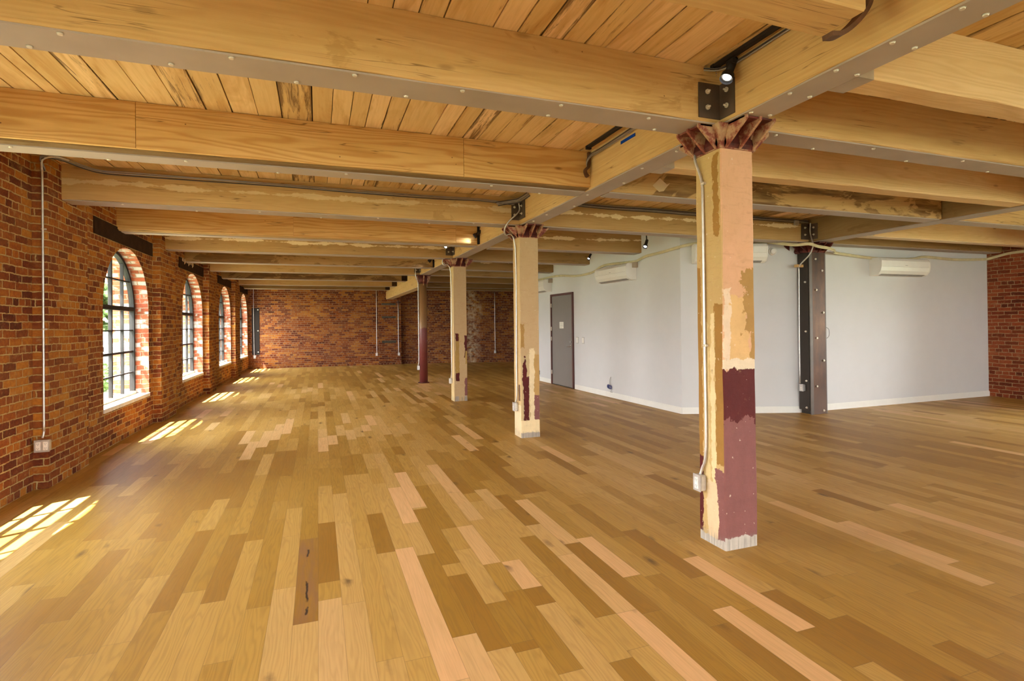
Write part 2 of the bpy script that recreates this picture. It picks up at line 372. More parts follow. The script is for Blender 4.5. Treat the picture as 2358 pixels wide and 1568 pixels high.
# ---- painted column: patches ('F' front face / 'S' side face, across centre, z centre, half width, half height, colour, raggedness)
def column_mat(name, basef, bases, patches):
    g = G(name, .62, .2)
    o = g.obj(); s = g.sep(o)
    nr = g.sep(g.n('ShaderNodeNewGeometry').outputs['True Normal'])
    ff = g.thr(g.ma('ABSOLUTE', nr[1]), .5, .6); sf = g.ma('SUBTRACT', 1.0, ff)
    big = g.noise(o, 2.2, 4, .6); n1 = g.noise(o, 9, 5, .65); n2 = g.noise(g.vm('MULTIPLY', o, (1, 1, .6)), 34, 3, .6)
    c = g.mix(ff, bases, basef)
    c = g.mix(g.ma('MULTIPLY', g.thr(big, .4, .7), .35), c, (.46, .29, .12))
    c = g.mix(g.ma('MULTIPLY', g.thr(n2, .52, .7), .18), c, (.40, .25, .11))
    strokes = g.noise(g.vm('MULTIPLY', o, (9, 9, 42)), 1.0, 4, .65, .6)
    c = g.mix(g.ma('MULTIPLY', g.thr(strokes, .55, .68), .28), c, (.42, .25, .12))
    for face, uc, zc, hw, hz, colr, rag in patches:
        u = s[0] if face == 'F' else s[1]
        du = g.ma('SUBTRACT', g.ma('ABSOLUTE', g.ma('SUBTRACT', u, uc)), hw)
        dz = g.ma('SUBTRACT', g.ma('ABSOLUTE', g.ma('SUBTRACT', s[2], zc)), hz)
        d = g.ma('MAXIMUM', du, dz)
        w = g.ma('ADD', g.ma('ADD', g.ma('MULTIPLY', g.ma('SUBTRACT', n1, .5), rag*2.6), g.ma('MULTIPLY', g.ma('SUBTRACT', n2, .5), rag*1.5)), g.ma('MULTIPLY', g.ma('SUBTRACT', big, .5), rag*2.4))
        m = g.ma('MULTIPLY', g.thr(g.ma('ADD', d, w), .0025, -.0025), ff if face == 'F' else sf)
        c = g.mix(m, c, g.mix(g.ma('MULTIPLY', g.thr(n1, .4, .7), .5), colr, tuple(x*.72 for x in colr)))
    # scratches and flecks
    fl = g.thr(g.noise(g.vm('MULTIPLY', o, (1, 1, 1.0)), 38, 2, .5), .70, .73)
    c = g.mix(g.ma('MULTIPLY', fl, .6), c, (.72, .60, .45))
    low = g.ma('MULTIPLY', g.thr(s[2], .09, .05), g.thr(g.noise(g.vm('MULTIPLY', o, (60, 60, 3)), 1.0, 3), .45, .6))
    c = g.mix(g.ma('MULTIPLY', low, .55), c, (.22, .20, .17))
    chips = g.ma('MULTIPLY', g.thr(g.noise(o, 17, 5, .7), .60, .64), g.thr(g.noise(o, 3.1, 2), .5, .6))
    c = g.mix(g.ma('MULTIPLY', chips, .5), c, (.25, .14, .06))
    g.col(c); g.bump(g.ma('ADD', g.ma('ADD', n1, strokes), g.ma('MULTIPLY', n2, .5)), .55, .006)
    return g.m
PEACH = (.68, .39, .23); CREAM = (.70, .50, .27); OCHRE = (.40, .23, .065); BROWN = (.33, .17, .035); MAROON = (.092, .012, .010)
MAUVE = (.22, .085, .075); WORN = (.50, .45, .38); YEL = (.68, .43, .18); TAN = (.52, .37, .20); GREY = (.40, .34, .28)
M['col1'] = column_mat('column_paint_near', PEACH, (.52, .36, .145), [
    ('F', .11, 1.34, .10, .22, YEL, .05), ('F', .215, 1.52, .07, .20, OCHRE, .06), ('F', .235, 1.30, .03, .25, OCHRE, .03), ('F', .03, 1.35, .025, .25, (.74, .58, .4), .03),
    ('F', .13, 1.13, .13, .04, (.72, .60, .42), .03), ('F', .12, .56, .2, .55, MAROON, .035), ('F', .12, .40, .2, .38, MAUVE, .07), ('F', .14, .03, .14, .042, WORN, .02),
    ('S', .03, 1.02, .05, .50, BROWN, .03), ('S', .05, 2.18, .025, .26, BROWN, .03), ('S', .235, 1.1, .03, .65, BROWN, .02), ('S', .10, .9, .018, .55, (.72, .56, .30), .02),
    ('S', .16, .9, .02, .5, (.66, .5, .24), .02), ('S', .03, .24, .06, .24, MAUVE, .03), ('S', .235, .30, .03, .24, MAROON, .03), ('S', .12, .2, .05, .2, (.66, .50, .30), .03), ('S', .1, .02, .2, .03, WORN, .02)])
M['col2'] = column_mat('column_paint_second', TAN, (.60, .42, .20), [
    ('F', .12, .6, .14, .42, (.56, .42, .22), .06), ('F', .205, .76, .045, .26, (.48, .29, .10), .02), ('F', .07, .48, .035, .27, MAROON, .025), ('F', .055, .85, .02, .16, MAROON, .03), ('F', .21, .34, .045, .18, MAUVE, .025),
    ('F', .145, .62, .03, .48, (.76, .62, .38), .022), ('F', .13, .13, .15, .08, (.78, .62, .36), .02), ('F', .13, .03, .15, .03, GREY, .015), ('F', .02, 1.25, .03, .15, OCHRE, .03),
    ('S', .12, .2, .2, .2, (.76, .60, .36), .02), ('S', .06, .55, .03, .10, (.16, .08, .04), .01)])
M['col3'] = column_mat('column_paint_third', TAN, (.62, .46, .22), [
    ('F', .065, .85, .035, .38, (.42, .26, .07), .02), ('F', .06, 1.17, .028, .07, MAROON, .02), ('F', .065, .44, .035, .07, MAROON, .02), ('F', .23, 1.0, .03, .2, MAROON, .02), ('F', .235, .80, .02, .12, (.44, .28, .08), .02),
    ('F', .23, .26, .03, .16, MAUVE, .02), ('F', .05, .04, .03, .05, GREY, .02), ('F', .22, .04, .03, .05, GREY, .02)])
def pipe_paint():
    g = G('column_paint_round', .45, .5); o = g.obj(); z = g.sep(o)[2]
    n = g.noise(o, 6, 4)
    c = g.mix(g.thr(g.ma('ADD', z, g.ma('MULTIPLY', n, .15)), 1.38, 1.42), (.17, .035, .03), (.28, .15, .06))
    c = g.mix(g.ma('MULTIPLY', g.thr(n, .5, .7), .3), c, (.24, .09, .06))
    g.col(c); return g.m
M['col4'] = pipe_paint()

# ------------------------------------------------------------------ geometry constants
ZC = 2.945
def LX(y): return -2.227 + .0115*(y-6.12)            # face of the left piers (wall runs slightly askew)
def dz(x):                                            # ceiling sags a little to the right
    if x < 2.5: return 0.0
    if x < 7.0: return -.046*(x-2.5)/4.5
    return -.046 + .004*min(1, (x-7)/4)
YR = -7.0; XR = 11.36

# ------------------------------------------------------------------ floor
def build_floor():
    bm = bmesh.new(); uvm = bm.loops.layers.uv.new('m'); uve = bm.loops.layers.uv.new('edge')
    pr = bm.faces.layers.float_vector.new('prnd'); ck = bm.faces.layers.float.new('crack'); pl = bm.faces.layers.float.new('plen')
    rg = random.Random(11)
    W = .1118; x0 = .437 - W*26
    T = {'salmon': .97, 'pink': .86, 'dork': .06, 'olive': .16, 'brown': .03, 'crack': .04, 'tan': .6}
    cust = [(.493, 2.17, 3.58, 'salmon'), (-.09, 2.858, 3.975, 'crack'), (.05, 3.266, 4.254, 'brown'), (.735, 4.33, 5.429, 'salmon'), (.61, 4.016, 4.945, 'salmon'),
            (1.18, 4.527, 5.392, 'dork'), (1.56, 4.688, 6.022, 'dork'), (1.66, 4.324, 5.273, 'brown'), (.845, 3.809, 4.904, 'olive'), (.717, 3.238, 4.29, 'olive'),
            (1.477, 2.78, 3.245, 'dork'), (1.72, 2.115, 2.666, 'olive'), (.97, 2.055, 2.784, 'olive'), (1.24, 2.383, 3.46, 'olive'), (2.09, 1.936, 2.783, 'salmon'),
            (1.95, 2.553, 3.3, 'dork'), (1.78, 1.465, 2.236, 'salmon'), (1.03, 2.782, 3.148, 'salmon'), (.83, 2.326, 2.706, 'olive'), (3.31, 1.9, 3.4, 'pink'),
            (.60, 2.473, 3.428, 'olive'), (1.36, 1.6, 2.38, 'salmon'), (1.36, 2.38, 3.1, 'pink'), (.94, 3.15, 3.81, 'pink'), (1.5, 3.245, 4.2, 'pink'), (1.6, 2.7, 3.3, 'salmon'),
            (1.1, 4.6, 5.6, 'pink'), (-.62, 7.2, 8.3, 'pink'), (-.5, 7.6, 8.8, 'pink'), (-.73, 6.6, 7.6, 'pink'), (-.85, 7.5, 8.4, 'pink')]
    by = {}
    for cx, a, b, t in cust: by.setdefault(int((cx-x0)//W), []).append((a, b, t))
    ncol = int((XR+.3-x0)/W)+1
    for i in range(ncol):
        xa = x0+i*W; xb = xa+W
        segs = sorted(by.get(i, [])); y = YR-.2-rg.random()*.8; out = []
        while y < 21.3:
            L = rg.choice([.45, .6, .75, .9, 1.05, 1.2, 1.5, .9, .75]) * rg.uniform(.9, 1.1)
            e = y+L; t = None
            for a, b, tt in segs:
                if a-.001 <= y < b-.01: e = b; t = tt; break
                if y < a < e:
                    e = a; break
            if t is None and e-y < .12: e = y+.12 if not any(abs(a-e) < .001 for a, _, _ in segs) else e
            out.append((y, e, t)); y = e
        for a, b, t in out:
            cl = mnoise.noise(Vector((xa*.55, a*.22, 3.1)))
            v = T[t]+rg.uniform(-.03, .03) if t else min(.92, max(.05, .40+cl*.50+rg.gauss(0, .15)))
            if t is None and rg.random() < .02: v = .90
            if t is None and rg.random() < .05: v = .06
            vs = [bm.verts.new(p) for p in ((xa, a, 0), (xb, a, 0), (xb, b, 0), (xa, b, 0))]
            f = bm.faces.new(vs)
            f[pr] = Vector((rg.random(), rg.random(), v)); f[ck] = 1.0 if t == 'crack' else 0.0; f[pl] = b-a
            for l, (eu, ev) in zip(f.loops, ((0, 0), (1, 0), (1, 1), (0, 1))):
                l[uvm].uv = (l.vert.co.x, l.vert.co.y); l[uve].uv = (eu, ev)
    o = link('floor', bm, M['floor']); tag(o, kind='structure')
build_floor()

# ------------------------------------------------------------------ ceiling boards
def build_ceiling():
    bm = bmesh.new(); uvm = bm.loops.layers.uv.new('m'); uve = bm.loops.layers.uv.new('edge')
    pr = bm.faces.layers.float_vector.new('prnd'); st = bm.faces.layers.float.new('stain')
    rg = random.Random(5)
    xs = [-2.80]
    known = [-1.56, -1.39, -1.249, -1.078, -.904, -.727, -.559, -.392, -.234, -.024, .108, .235, .354, .480, .606, .866, 1.0, 1.13, 1.26, 1.39, 1.52, 1.70, 1.85, 2.06, 2.20, 2.36]
    while xs[-1] < -1.6: xs.append(xs[-1]+.165)
    xs = [x for x in xs if x < -1.62]+known
    while xs[-1] < XR+.2: xs.append(xs[-1]+rg.choice([.19, .20, .21, .22, .17]))
    for xa, xb in zip(xs, xs[1:]):
        y = YR-.3-rg.random()*2; gap = rg.uniform(.0015, .0055)
        while y < 21.3:
            e = y+rg.uniform(5, 9)
            d = rg.uniform(0, .004)
            za, zb = ZC+dz(xa)+d, ZC+dz(xb)+d
            vs = [bm.verts.new(p) for p in ((xa+gap, y, za), (xb-gap, y, zb), (xb-gap, e-.003, zb), (xa+gap, e-.003, za),
                                            (xa+gap, y, za+.03), (xb-gap, y, zb+.03), (xb-gap, e-.003, zb+.03), (xa+gap, e-.003, za+.03))]
            rv = Vector((rg.random(), rg.random(), min(1, max(0, rg.gauss(.55 if xa < 2.4 else .35, .22)))))
            s = rg.random()**3*.9 + (.30 if xa > 2.4 else 0)
            if xa > 2.4 and y < 3: s += .2
            for q in ((3, 2, 1, 0), (0, 1, 5, 4), (1, 2, 6, 5), (2, 3, 7, 6), (3, 0, 4, 7)):
                f = bm.faces.new([vs[i] for i in q]); f[pr] = rv; f[st] = s
                for l in f.loops: l[uvm].uv = (l.vert.co.x, l.vert.co.y); l[uve].uv = (0 if l.vert.co.x < (xa+xb)/2 else 1, 0)
            y = e
    # backing above the gaps
    xs2 = [-2.9, 2.5, 7.0, XR+.4]
    for a, b in zip(xs2, xs2[1:]):
        za, zb = ZC+dz(a)+.034, ZC+dz(b)+.034
        hexa(bm, [(a, YR-.4, za), (b, YR-.4, zb), (b, 21.4, zb), (a, 21.4, za), (a, YR-.4, za+.2), (b, YR-.4, zb+.2), (b, 21.4, zb+.2), (a, 21.4, za+.2)], 1)
    o = link('ceiling', bm, [M['planks'], M['dark_void']]); tag(o, kind='structure')
build_ceiling()

# ------------------------------------------------------------------ walls with arched openings
TL = lambda s, d, z: (LX(s)-d, s, z)                   # left wall: s = y, d outward from pier face
TR_ = lambda s, d, z: (XR+d, s, z)
TB = lambda s, d, z: (s, YR-d, z)
PD = .105                                              # panels sit this far behind the pier faces
DOUT = .56

def quad(bm, uvl, T, pts, uvs, mi=0):
    vs = [bm.verts.new(T(*p)) for p in pts]; f = bm.faces.new(vs); f.material_index = mi
    for l, u in zip(f.loops, uvs): l[uvl].uv = u

def panel(bm, uvl, T, s0, s1, d, op=None, ztop=3.02, dout=DOUT, mi=0, mr=1, u0=0):
    """wall panel from s0..s1 with optional arched opening (centre, halfwidth, sill, spring, apex)"""
    def face(a, b, z0a, z0b, z1a, z1b, dd):
        quad(bm, uvl, T, [(a, dd, z0a), (b, dd, z0b), (b, dd, z1b), (a, dd, z1a)], [(a+u0, z0a), (b+u0, z0b), (b+u0, z1b), (a+u0, z1a)], mi)
    for dd in (d, dout):
        if not op: face(s0, s1, 0, 0, ztop, ztop, dd); continue
        c, hw, zs, zp, za = op
        face(s0, c-hw, 0, 0, ztop, ztop, dd); face(c+hw, s1, 0, 0, ztop, ztop, dd); face(c-hw, c+hw, 0, 0, zs, zs, dd)
        n = 28
        for i in range(n):
            t0, t1 = math.pi*(1-i/n), math.pi*(1-(i+1)/n)
            a, b = c+hw*math.cos(t0), c+hw*math.cos(t1); za_, zb_ = zp+(za-zp)*math.sin(t0), zp+(za-zp)*math.sin(t1)
            face(a, b, za_, zb_, ztop, ztop, dd)
    if op:
        c, hw, zs, zp, za = op
        for s in (c-hw, c+hw):
            quad(bm, uvl, T, [(s, d, zs), (s, dout, zs), (s, dout, zp), (s, d, zp)], [(d, zs), (dout, zs), (dout, zp), (d, zp)], mr)
        quad(bm, uvl, T, [(c-hw, d, zs), (c+hw, d, zs), (c+hw, dout, zs), (c-hw, dout, zs)], [(c-hw, 0), (c+hw, 0), (c+hw, .3), (c-hw, .3)], mr)
        n = 28; arc = 0
        for i in range(n):
            t0, t1 = math.pi*(1-i/n), math.pi*(1-(i+1)/n)
            a, b = c+hw*math.cos(t0), c+hw*math.cos(t1); z0, z1 = zp+(za-zp)*math.sin(t0), zp+(za-zp)*math.sin(t1)
            ln = math.hypot(b-a, z1-z0)
            quad(bm, uvl, T, [(a, d, z0), (a, dout, z0), (b, dout, z1), (b, d, z1)], [(d, arc), (dout, arc), (dout, arc+ln), (d, arc+ln)], mr)
            arc += ln

def pier(bm, uvl, T, s0, s1, d1, zt=3.02, mi=0):
    quad(bm, uvl, T, [(s0, 0, 0), (s1, 0, 0), (s1, 0, zt), (s0, 0, zt)], [(s0, 0), (s1, 0), (s1, zt), (s0, zt)], mi)
    for s in (s0, s1):
        quad(bm, uvl, T, [(s, 0, 0), (s, d1, 0), (s, d1, zt), (s, 0, zt)], [(s, 0), (s+d1, 0), (s+d1, zt), (s, zt)], mi)

LW = [(-2.62, None), (1.0, None), (4.52, None), (8.66, None), (12.45, None), (16.15, None), (19.62, None)]
LW = [c for c, _ in LW]
LP = [(-5.2, -4.3), (-1.4, -.5), (2.4, 3.3), (6.12, 7.02), (9.74, 10.64), (13.42, 14.2), (17.1, 18.0)]
bm = bmesh.new(); uvl = bm.loops.layers.uv.new('UVMap')
mids = [YR-.3]+[(a+b)/2 for a, b in LP[1:]]+[21.2]
for c, s0, s1 in zip(LW, mids, mids[1:]):
    hw = .885 if c < 19 else .86
    panel(bm, uvl, TL, s0, s1, PD, (c, hw, .455, 1.64, 2.44))
for a, b in LP: pier(bm, uvl, TL, a, b, PD)
wl = link('wall_left', bm, [M['brick'], M['brick_reveal']]); tag(wl, kind='structure')

# back wall: left run, projecting pier, slanting right run
def run(bm, uvl, a, b, zt=3.02, mi=0, u0=0):
    L = math.hypot(b[0]-a[0], b[1]-a[1])
    quad(bm, uvl, lambda x, y, z: (x, y, z), [(a[0], a[1], 0), (b[0], b[1], 0), (b[0], b[1], zt), (a[0], a[1], zt)], [(u0, 0), (u0+L, 0), (u0+L, zt), (u0, zt)], mi)
bm = bmesh.new(); uvl = bm.loops.layers.uv.new('UVMap')
run(bm, uvl, (-2.9, 20.76), (2.02, 20.60)); run(bm, uvl, (2.02, 20.60), (2.02, 20.50)); run(bm, uvl, (2.02, 20.50), (2.80, 20.50)); run(bm, uvl, (2.80, 20.50), (2.80, 20.70))
run(bm, uvl, (2.80, 20.70), (8.6, 19.25), mi=1); run(bm, uvl, (8.6, 19.25), (8.6, 13.9), mi=1)
run(bm, uvl, (8.75, 13.9), (8.75, 21.1)); run(bm, uvl, (8.75, 21.1), (-2.9, 21.1)); run(bm, uvl, (-2.9, 21.1), (-2.9, 20.76))
wb = link('wall_back', bm, [M['brick_back'], M['brick_back2']]); tag(wb, kind='structure')
# right wall
bm = bmesh.new(); uvl = bm.loops.layers.uv.new('UVMap')
RW = [(-4.2, -6.6, -2.2), (-.4, -2.2, 1.3), (3.3, 1.3, 5.3)]  # windows out of view, made wide to let in extra daylight
for c, s0, s1 in RW: panel(bm, uvl, TR_, s0, s1, 0, (c, 1.35, .45, 1.64, 2.44), dout=.4)
panel(bm, uvl, TR_, 5.3, 6.52, 0, None, dout=.4); panel(bm, uvl, TR_, YR-.3, -6.6, 0, None, dout=.4)
wr = link('wall_right', bm, [M['brick_right'], M['brick_reveal']]); tag(wr, kind='structure')
# rear wall (behind the viewer)
bm = bmesh.new(); uvl = bm.loops.layers.uv.new('UVMap')
BW = [(-.4, -2.9, 1.4), (3.2, 1.4, 5.0), (6.6, 5.0, 8.2), (9.7, 8.2, 11.8)]  # unseen windows, added and widened to light the room from behind
for c, s0, s1 in BW: panel(bm, uvl, TB, s0, s1, 0, (c, 1.4, .5, 1.64, 2.44), dout=.4)
wq = link('wall_rear', bm, [M['brick'], M['brick_reveal']]); tag(wq, kind='structure')

# white partition (closed box of rooms)
PA, PB_, PC, PD2 = (5.09-.0167*0, 14.0), (5.18, 7.157), (6.86, 6.52), (XR, 6.52)
PA = (5.075, 14.0)
def partition():
    bm = bmesh.new(); T = .12
    path = [(8.6, 14.0), PA, PB_, PC, PD2]
    inn = [(8.6, 13.88), (PA[0]+T, 13.88), (PB_[0]+T, PB_[1]+.06), (PC[0]+.02, PC[1]+T), (XR, PC[1]+T)]
    for i in range(4):
        a, b, c, d = path[i], path[i+1], inn[i+1], inn[i]
        hexa(bm, [(*a, 0), (*b, 0), (*c, 0), (*d, 0), (*a, 3.0), (*b, 3.0), (*c, 3.0), (*d, 3.0)])
    o = link('wall_partition', bm, M['white']); tag(o, kind='structure')
    bm = bmesh.new(); t = .014; h = .085
    def bb(a, b):
        a = Vector((*a, 0)); b = Vector((*b, 0)); d = (b-a).normalized(); n = Vector((d.y, -d.x, 0))
        if n.y > .5 or n.x > .9: n = -n
        p = [a, b, b+n*t, a+n*t]
        hexa(bm, [(*q.xy, 0) for q in p]+[(*q.xy, h) for q in p]); 
        p2 = [a, b, b+n*(t*.5), a+n*(t*.5)]
        hexa(bm, [(*q.xy, h) for q in p2]+[(*q.xy, h+.012) for q in p2])
    f = lambda y: (PB_[0]+(PA[0]-PB_[0])*(y-PB_[1])/(PA[1]-PB_[1]), y)
    bb(PA, f(12.06)); bb(f(10.82), PB_); bb(PB_, PC); bb(PC, PD2)
    o = link('baseboard_partition', bm, M['trimwhite']); tag(o, kind='structure')
partition()
def PX(y): return PB_[0]+(PA[0]-PB_[0])*(y-PB_[1])/(PA[1]-PB_[1])

# ------------------------------------------------------------------ windows
def window(idx, T, c, hw, zs=.455, zp=1.64, za=2.44, d0=.27, dsill=PD, full=True):
    root = empty('window_%d' % idx, T(c, d0, zs), kind='structure')
    base = Vector(T(c, d0, zs))
    def add(name, bm, m, par=root):
        for v in bm.verts: v.co -= base
        o = link(name, bm, m); o.parent = root; return o
    def tb(bm, s0, s1, e0, e1, z0, z1):
        hexa(bm, [T(s0, e0, z0), T(s1, e0, z0), T(s1, e1, z0), T(s0, e1, z0), T(s0, e0, z1), T(s1, e0, z1), T(s1, e1, z1), T(s0, e1, z1)])
    w = .045; e0, e1 = d0, d0+.06
    zt = 1.67 if full else 1.64
    bm = bmesh.new()
    tb(bm, c-hw, c-hw+w, e0, e1, zs, zp); tb(bm, c+hw-w, c+hw, e0, e1, zs, zp)
    n = 24
    for i in range(n):
        P = []
        for t in (math.pi*(1-i/n), math.pi*(1-(i+1)/n)):
            for k in (0, w):
                P.append((c+(hw-k)*math.cos(t), zp+(za-zp-k)*math.sin(t)))
        (a, b, cc, d) = P
        q = [a, b, d, cc]
        hexa(bm, [T(x, e0, z) for x, z in q]+[T(x, e1, z) for x, z in q])
    add('frame', bm, M['frame'])
    bm = bmesh.new(); tb(bm, c-hw+w, c+hw-w, e0-.015, e1, zt-.028, zt+.028); add('transom', bm, M['frame'])
    bm = bmesh.new(); tb(bm, c-hw+w, c+hw-w, e0-.02, e1, zs, zs+.05); add('bottom_rail', bm, M['framepale'])
    bm = bmesh.new()
    def arch(x): return zp+(za-zp-w)*math.sqrt(max(0, 1-((x-c)/(hw-w))**2))
    for k, th in ((-.44, .008), (0, .019), (.44, .008)):
        tb(bm, c+k-th, c+k+th, e0+.01, e1-.01, zs+.05, arch(c+k))
    for z, th in ((.775, .008), (1.07, .014), (1.372, .008)): tb(bm, c-hw+w, c+hw-w, e0+.012, e1-.012, z-th, z+th)
    zz = 2.05; xx = (hw-w)*math.sqrt(1-((zz-zp)/(za-zp-w))**2); tb(bm, c-xx, c+xx, e0+.012, e1-.012, zz-.009, zz+.009)
    add('glazing_bars', bm, M['frame'])
    bm = bmesh.new(); em = (e0+e1)/2
    vs = [T(c-hw+.02, em, zs+.02), T(c+hw-.02, em, zs+.02)]+[T(c+(hw-.02)*math.cos(math.pi*i/20), em, zp+(za-zp-.02)*math.sin(math.pi*i/20)) for i in range(21)]
    bm.faces.new([bm.verts.new(v) for v in vs]); add('glass', bm, M['glass'])
    bm = bmesh.new(); tb(bm, c-hw-.01, c+hw+.01, dsill-.012, d0+.01, zs-.035, zs+.012); add('sill', bm, M['sill'])
    return root
wi = 1
for c in LW[3:]+LW[:3]:
    window(wi, TL, c, .885 if c < 19 else .86); wi += 1
for c, _, _ in RW: window(wi, TR_, c, 1.35, .45, dsill=0, d0=.2, full=False); wi += 1
for c, _, _ in BW: window(wi, TB, c, 1.4, .5, dsill=0, d0=.2, full=False); wi += 1

# lintels over the visible windows
for (a, b, lab) in ((7.50, 9.73, 'dark timber lintel above the nearest arched window in the brick wall'),
                    (11.35, 13.50, 'dark paint-splashed lintel above the second arched window'),
                    (15.1, 17.1, 'dark lintel above the third arched window, between two beams'),
                    (18.75, 20.58, 'dark lintel above the farthest arched window near the back corner')):
    bm = bmesh.new(); zl = 2.462
    hexa(bm, [(LX(a)-PD-.05, a, zl), (LX(b)-PD-.05, b, zl), (LX(b)-PD+.012, b, zl), (LX(a)-PD+.012, a, zl),
              (LX(a)-PD-.05, a, zl+.19), (LX(b)-PD-.05, b, zl+.19), (LX(b)-PD+.012, b, zl+.19), (LX(a)-PD+.012, a, zl+.19)])
    o = link('window_lintel', bm, M['lintel']); tag(o, lab, 'lintel')
bm = bmesh.new()   # plaster splash on the second lintel
for i in range(6):
    y = 11.55+i*.16; hexa(bm, [(LX(y)-PD+.012, y, 2.60-.05*(i % 2)), (LX(y)-PD+.012, y+.11, 2.59), (LX(y)-PD+.016, y+.11, 2.59), (LX(y)-PD+.016, y, 2.60-.05*(i % 2)),
                 (LX(y)-PD+.012, y, 2.648), (LX(y)-PD+.012, y+.1, 2.645), (LX(y)-PD+.016, y+.1, 2.645), (LX(y)-PD+.016, y, 2.648)])
o = link('plaster_splash', bm, M['soffit_wood']); l2 = bpy.data.objects['window_lintel.001']; o.parent = l2

# ------------------------------------------------------------------ timbers
def bolt_mesh(r=.013, h=.008):
    bm = bmesh.new(); cyl(bm, (0, 0, 0), (0, 0, -h), r, 12, r*.75)
    me = bpy.data.meshes.new('bolt'); bm.to_mesh(me); bm.free(); me.materials.append(M['bolt']); return me
BOLT = bolt_mesh()

def timber_bm(L, w, h, rise, bevel=.006, jit=.003, seed=0, slope=0.0):
    """local: x along, y depth (0..w), z 0..h. slope = change of z at the far end"""
    rg = random.Random(seed); bm = bmesh.new(); n = max(2, int(L/.25)); b = bevel
    prof = [(0, b), (b, 0), (w-b, 0), (w, b), (w, h), (0, h)]
    rings = []
    for i in range(n+1):
        x = L*i/n; s = slope*i/n
        j = lambda k: rg.uniform(-jit, jit) if 0 < i < n else 0
        rings.append([bm.verts.new((x, y+(j(0) if k in (0, 1, 5) else 0), z+s+(j(0) if k < 4 else 0))) for k, (y, z) in enumerate(prof)])
    for A, B in zip(rings, rings[1:]):
        for k in range(6): bm.faces.new([A[k], A[(k+1) % 6], B[(k+1) % 6], B[k]])
    bm.faces.new(rings[0][::-1]); bm.faces.new(rings[-1]); return bm

def beam(name, p0, p1, w, h, mat, oc, label, cat='beam', plate=None, platemat='soffit', bolts=None, seed=0, face=None, group=None):
    """p0,p1: front bottom edge ends (x,y,z)"""
    p0 = Vector(p0); p1 = Vector(p1); dxy = (p1-p0).xy; L = dxy.length; a = math.atan2(dxy.y, dxy.x); sl = p1.z-p0.z
    root = empty(name, p0, a, label, cat, group)
    y0 = 0
    if face:   # laminated facing board in front of the old core
        cuts = [0]+[(c_-p0.x) for c_ in face]+[L]
        for i_, (ca_, cb_) in enumerate(zip(cuts, cuts[1:])):
            fb = link('facing_board', timber_bm(cb_-ca_-.003, .03, h-.012, 0, .002, .0, seed+i_, 0), M['ply'], root, (ca_+.0015, 0, .012)); fb.color = (.0, 0, 0, 1)
        y0 = .03
    b = link('timber', timber_bm(L, w-y0, h, 0, .008, .0035, seed+1, sl), M[mat], root, (0, y0, 0)); b.color = oc
    if plate:
        bm = bmesh.new(); a0, a1, yA, yB = plate
        s0, s1 = sl*a0/L, sl*a1/L
        hexa(bm, [(a0, yA, s0-.010), (a1, yA, s1-.010), (a1, yB, s1-.010), (a0, yB, s0-.010), (a0, yA, s0), (a1, yA, s1), (a1, yB, s1), (a0, yB, s0)])
        pl = link('soffit_plate', bm, M[platemat], root)
        for (bx, by) in (bolts or []):
            q = bpy.data.objects.new('screw', BOLT); C.objects.link(q); q.parent = pl; q.location = (bx, by, sl*bx/L-.010)
    return root
HB = ZC-2.616
def wallx(y): return LX(y)-PD-.03
def lb(y, h=HB): return (wallx(y), y, 2.616)
G1 = 2.308

# left bay, front to back (A is the big one at the top of the picture)
Ls = {}
def leftbeam(key, y, w, mat, oc, label, xe=G1, **k):
    p0 = lb(y); p1 = (xe, y, 2.616); L = xe-p0[0]; np_ = key == 'Z'
    Ls[key] = beam('ceiling_beam', p0, p1, w, HB, mat, oc, label, plate=None if np_ else (.05, L, .012 if not k.get('face') else .11, w-.012), seed=ord(key), **k)
    return Ls[key]
leftbeam('Z', 1.57, .22, 'timber', (.05, 0, 0, 1), 'timber ceiling beam at the top of the picture, held to the girder by a curved strap', xe=2.02)
scr = [(x+2.33, y) for x, y in ((-1.6, .19), (-1.065, .20), (-.546, .19), (-.018, .205), (.514, .2), (1.325, .205), (2.04, .2), (-.9, .03), (-.281, .03), (.246, .03), (.777, .035), (1.334, .04), (1.903, .05))]
leftbeam('A', 2.77, .245, 'timber', (.26, 0, 0, 1), 'largest, nearest brown timber beam running from upper left to the nearest column', bolts=scr)
leftbeam('B', 4.51, .30, 'timber', (.25, 0, .72, 1), 'beam with swirling grain facing boards, just behind the nearest big beam', face=(-1.15, 1.14), bolts=[(x, .14+.13*(i % 2)) for i, x in enumerate([.5, 1.0, 1.5, 2.1, 2.6, 3.2, 3.8, 4.3])])
leftbeam('C', 6.42, .24, 'timber', (.2, .36, .12, 1), 'brown beam with cables along its top edge, ending at the second column', bolts=[(x, .04+.15*(i % 2)) for i, x in enumerate([.6, 1.2, 1.8, 2.4, 3.0, 3.6, 4.1])])
leftbeam('D', 8.24, .28, 'timber', (.2, 0, .2, 1), 'beam with reddish wavy-grained facing boards between the second and third columns', face=(-.3, 1.95))
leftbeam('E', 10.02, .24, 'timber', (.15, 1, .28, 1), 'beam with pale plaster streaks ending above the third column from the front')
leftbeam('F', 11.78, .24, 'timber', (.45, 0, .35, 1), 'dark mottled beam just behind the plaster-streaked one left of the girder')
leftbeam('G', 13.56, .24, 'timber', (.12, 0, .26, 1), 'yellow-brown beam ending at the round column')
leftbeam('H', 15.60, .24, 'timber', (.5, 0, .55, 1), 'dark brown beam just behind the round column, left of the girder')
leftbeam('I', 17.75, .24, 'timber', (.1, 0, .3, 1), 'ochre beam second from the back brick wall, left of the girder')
leftbeam('J', 19.60, .24, 'timber', (.4, 0, .65, 1), 'dark beam closest to the back brick wall, left of the girder')

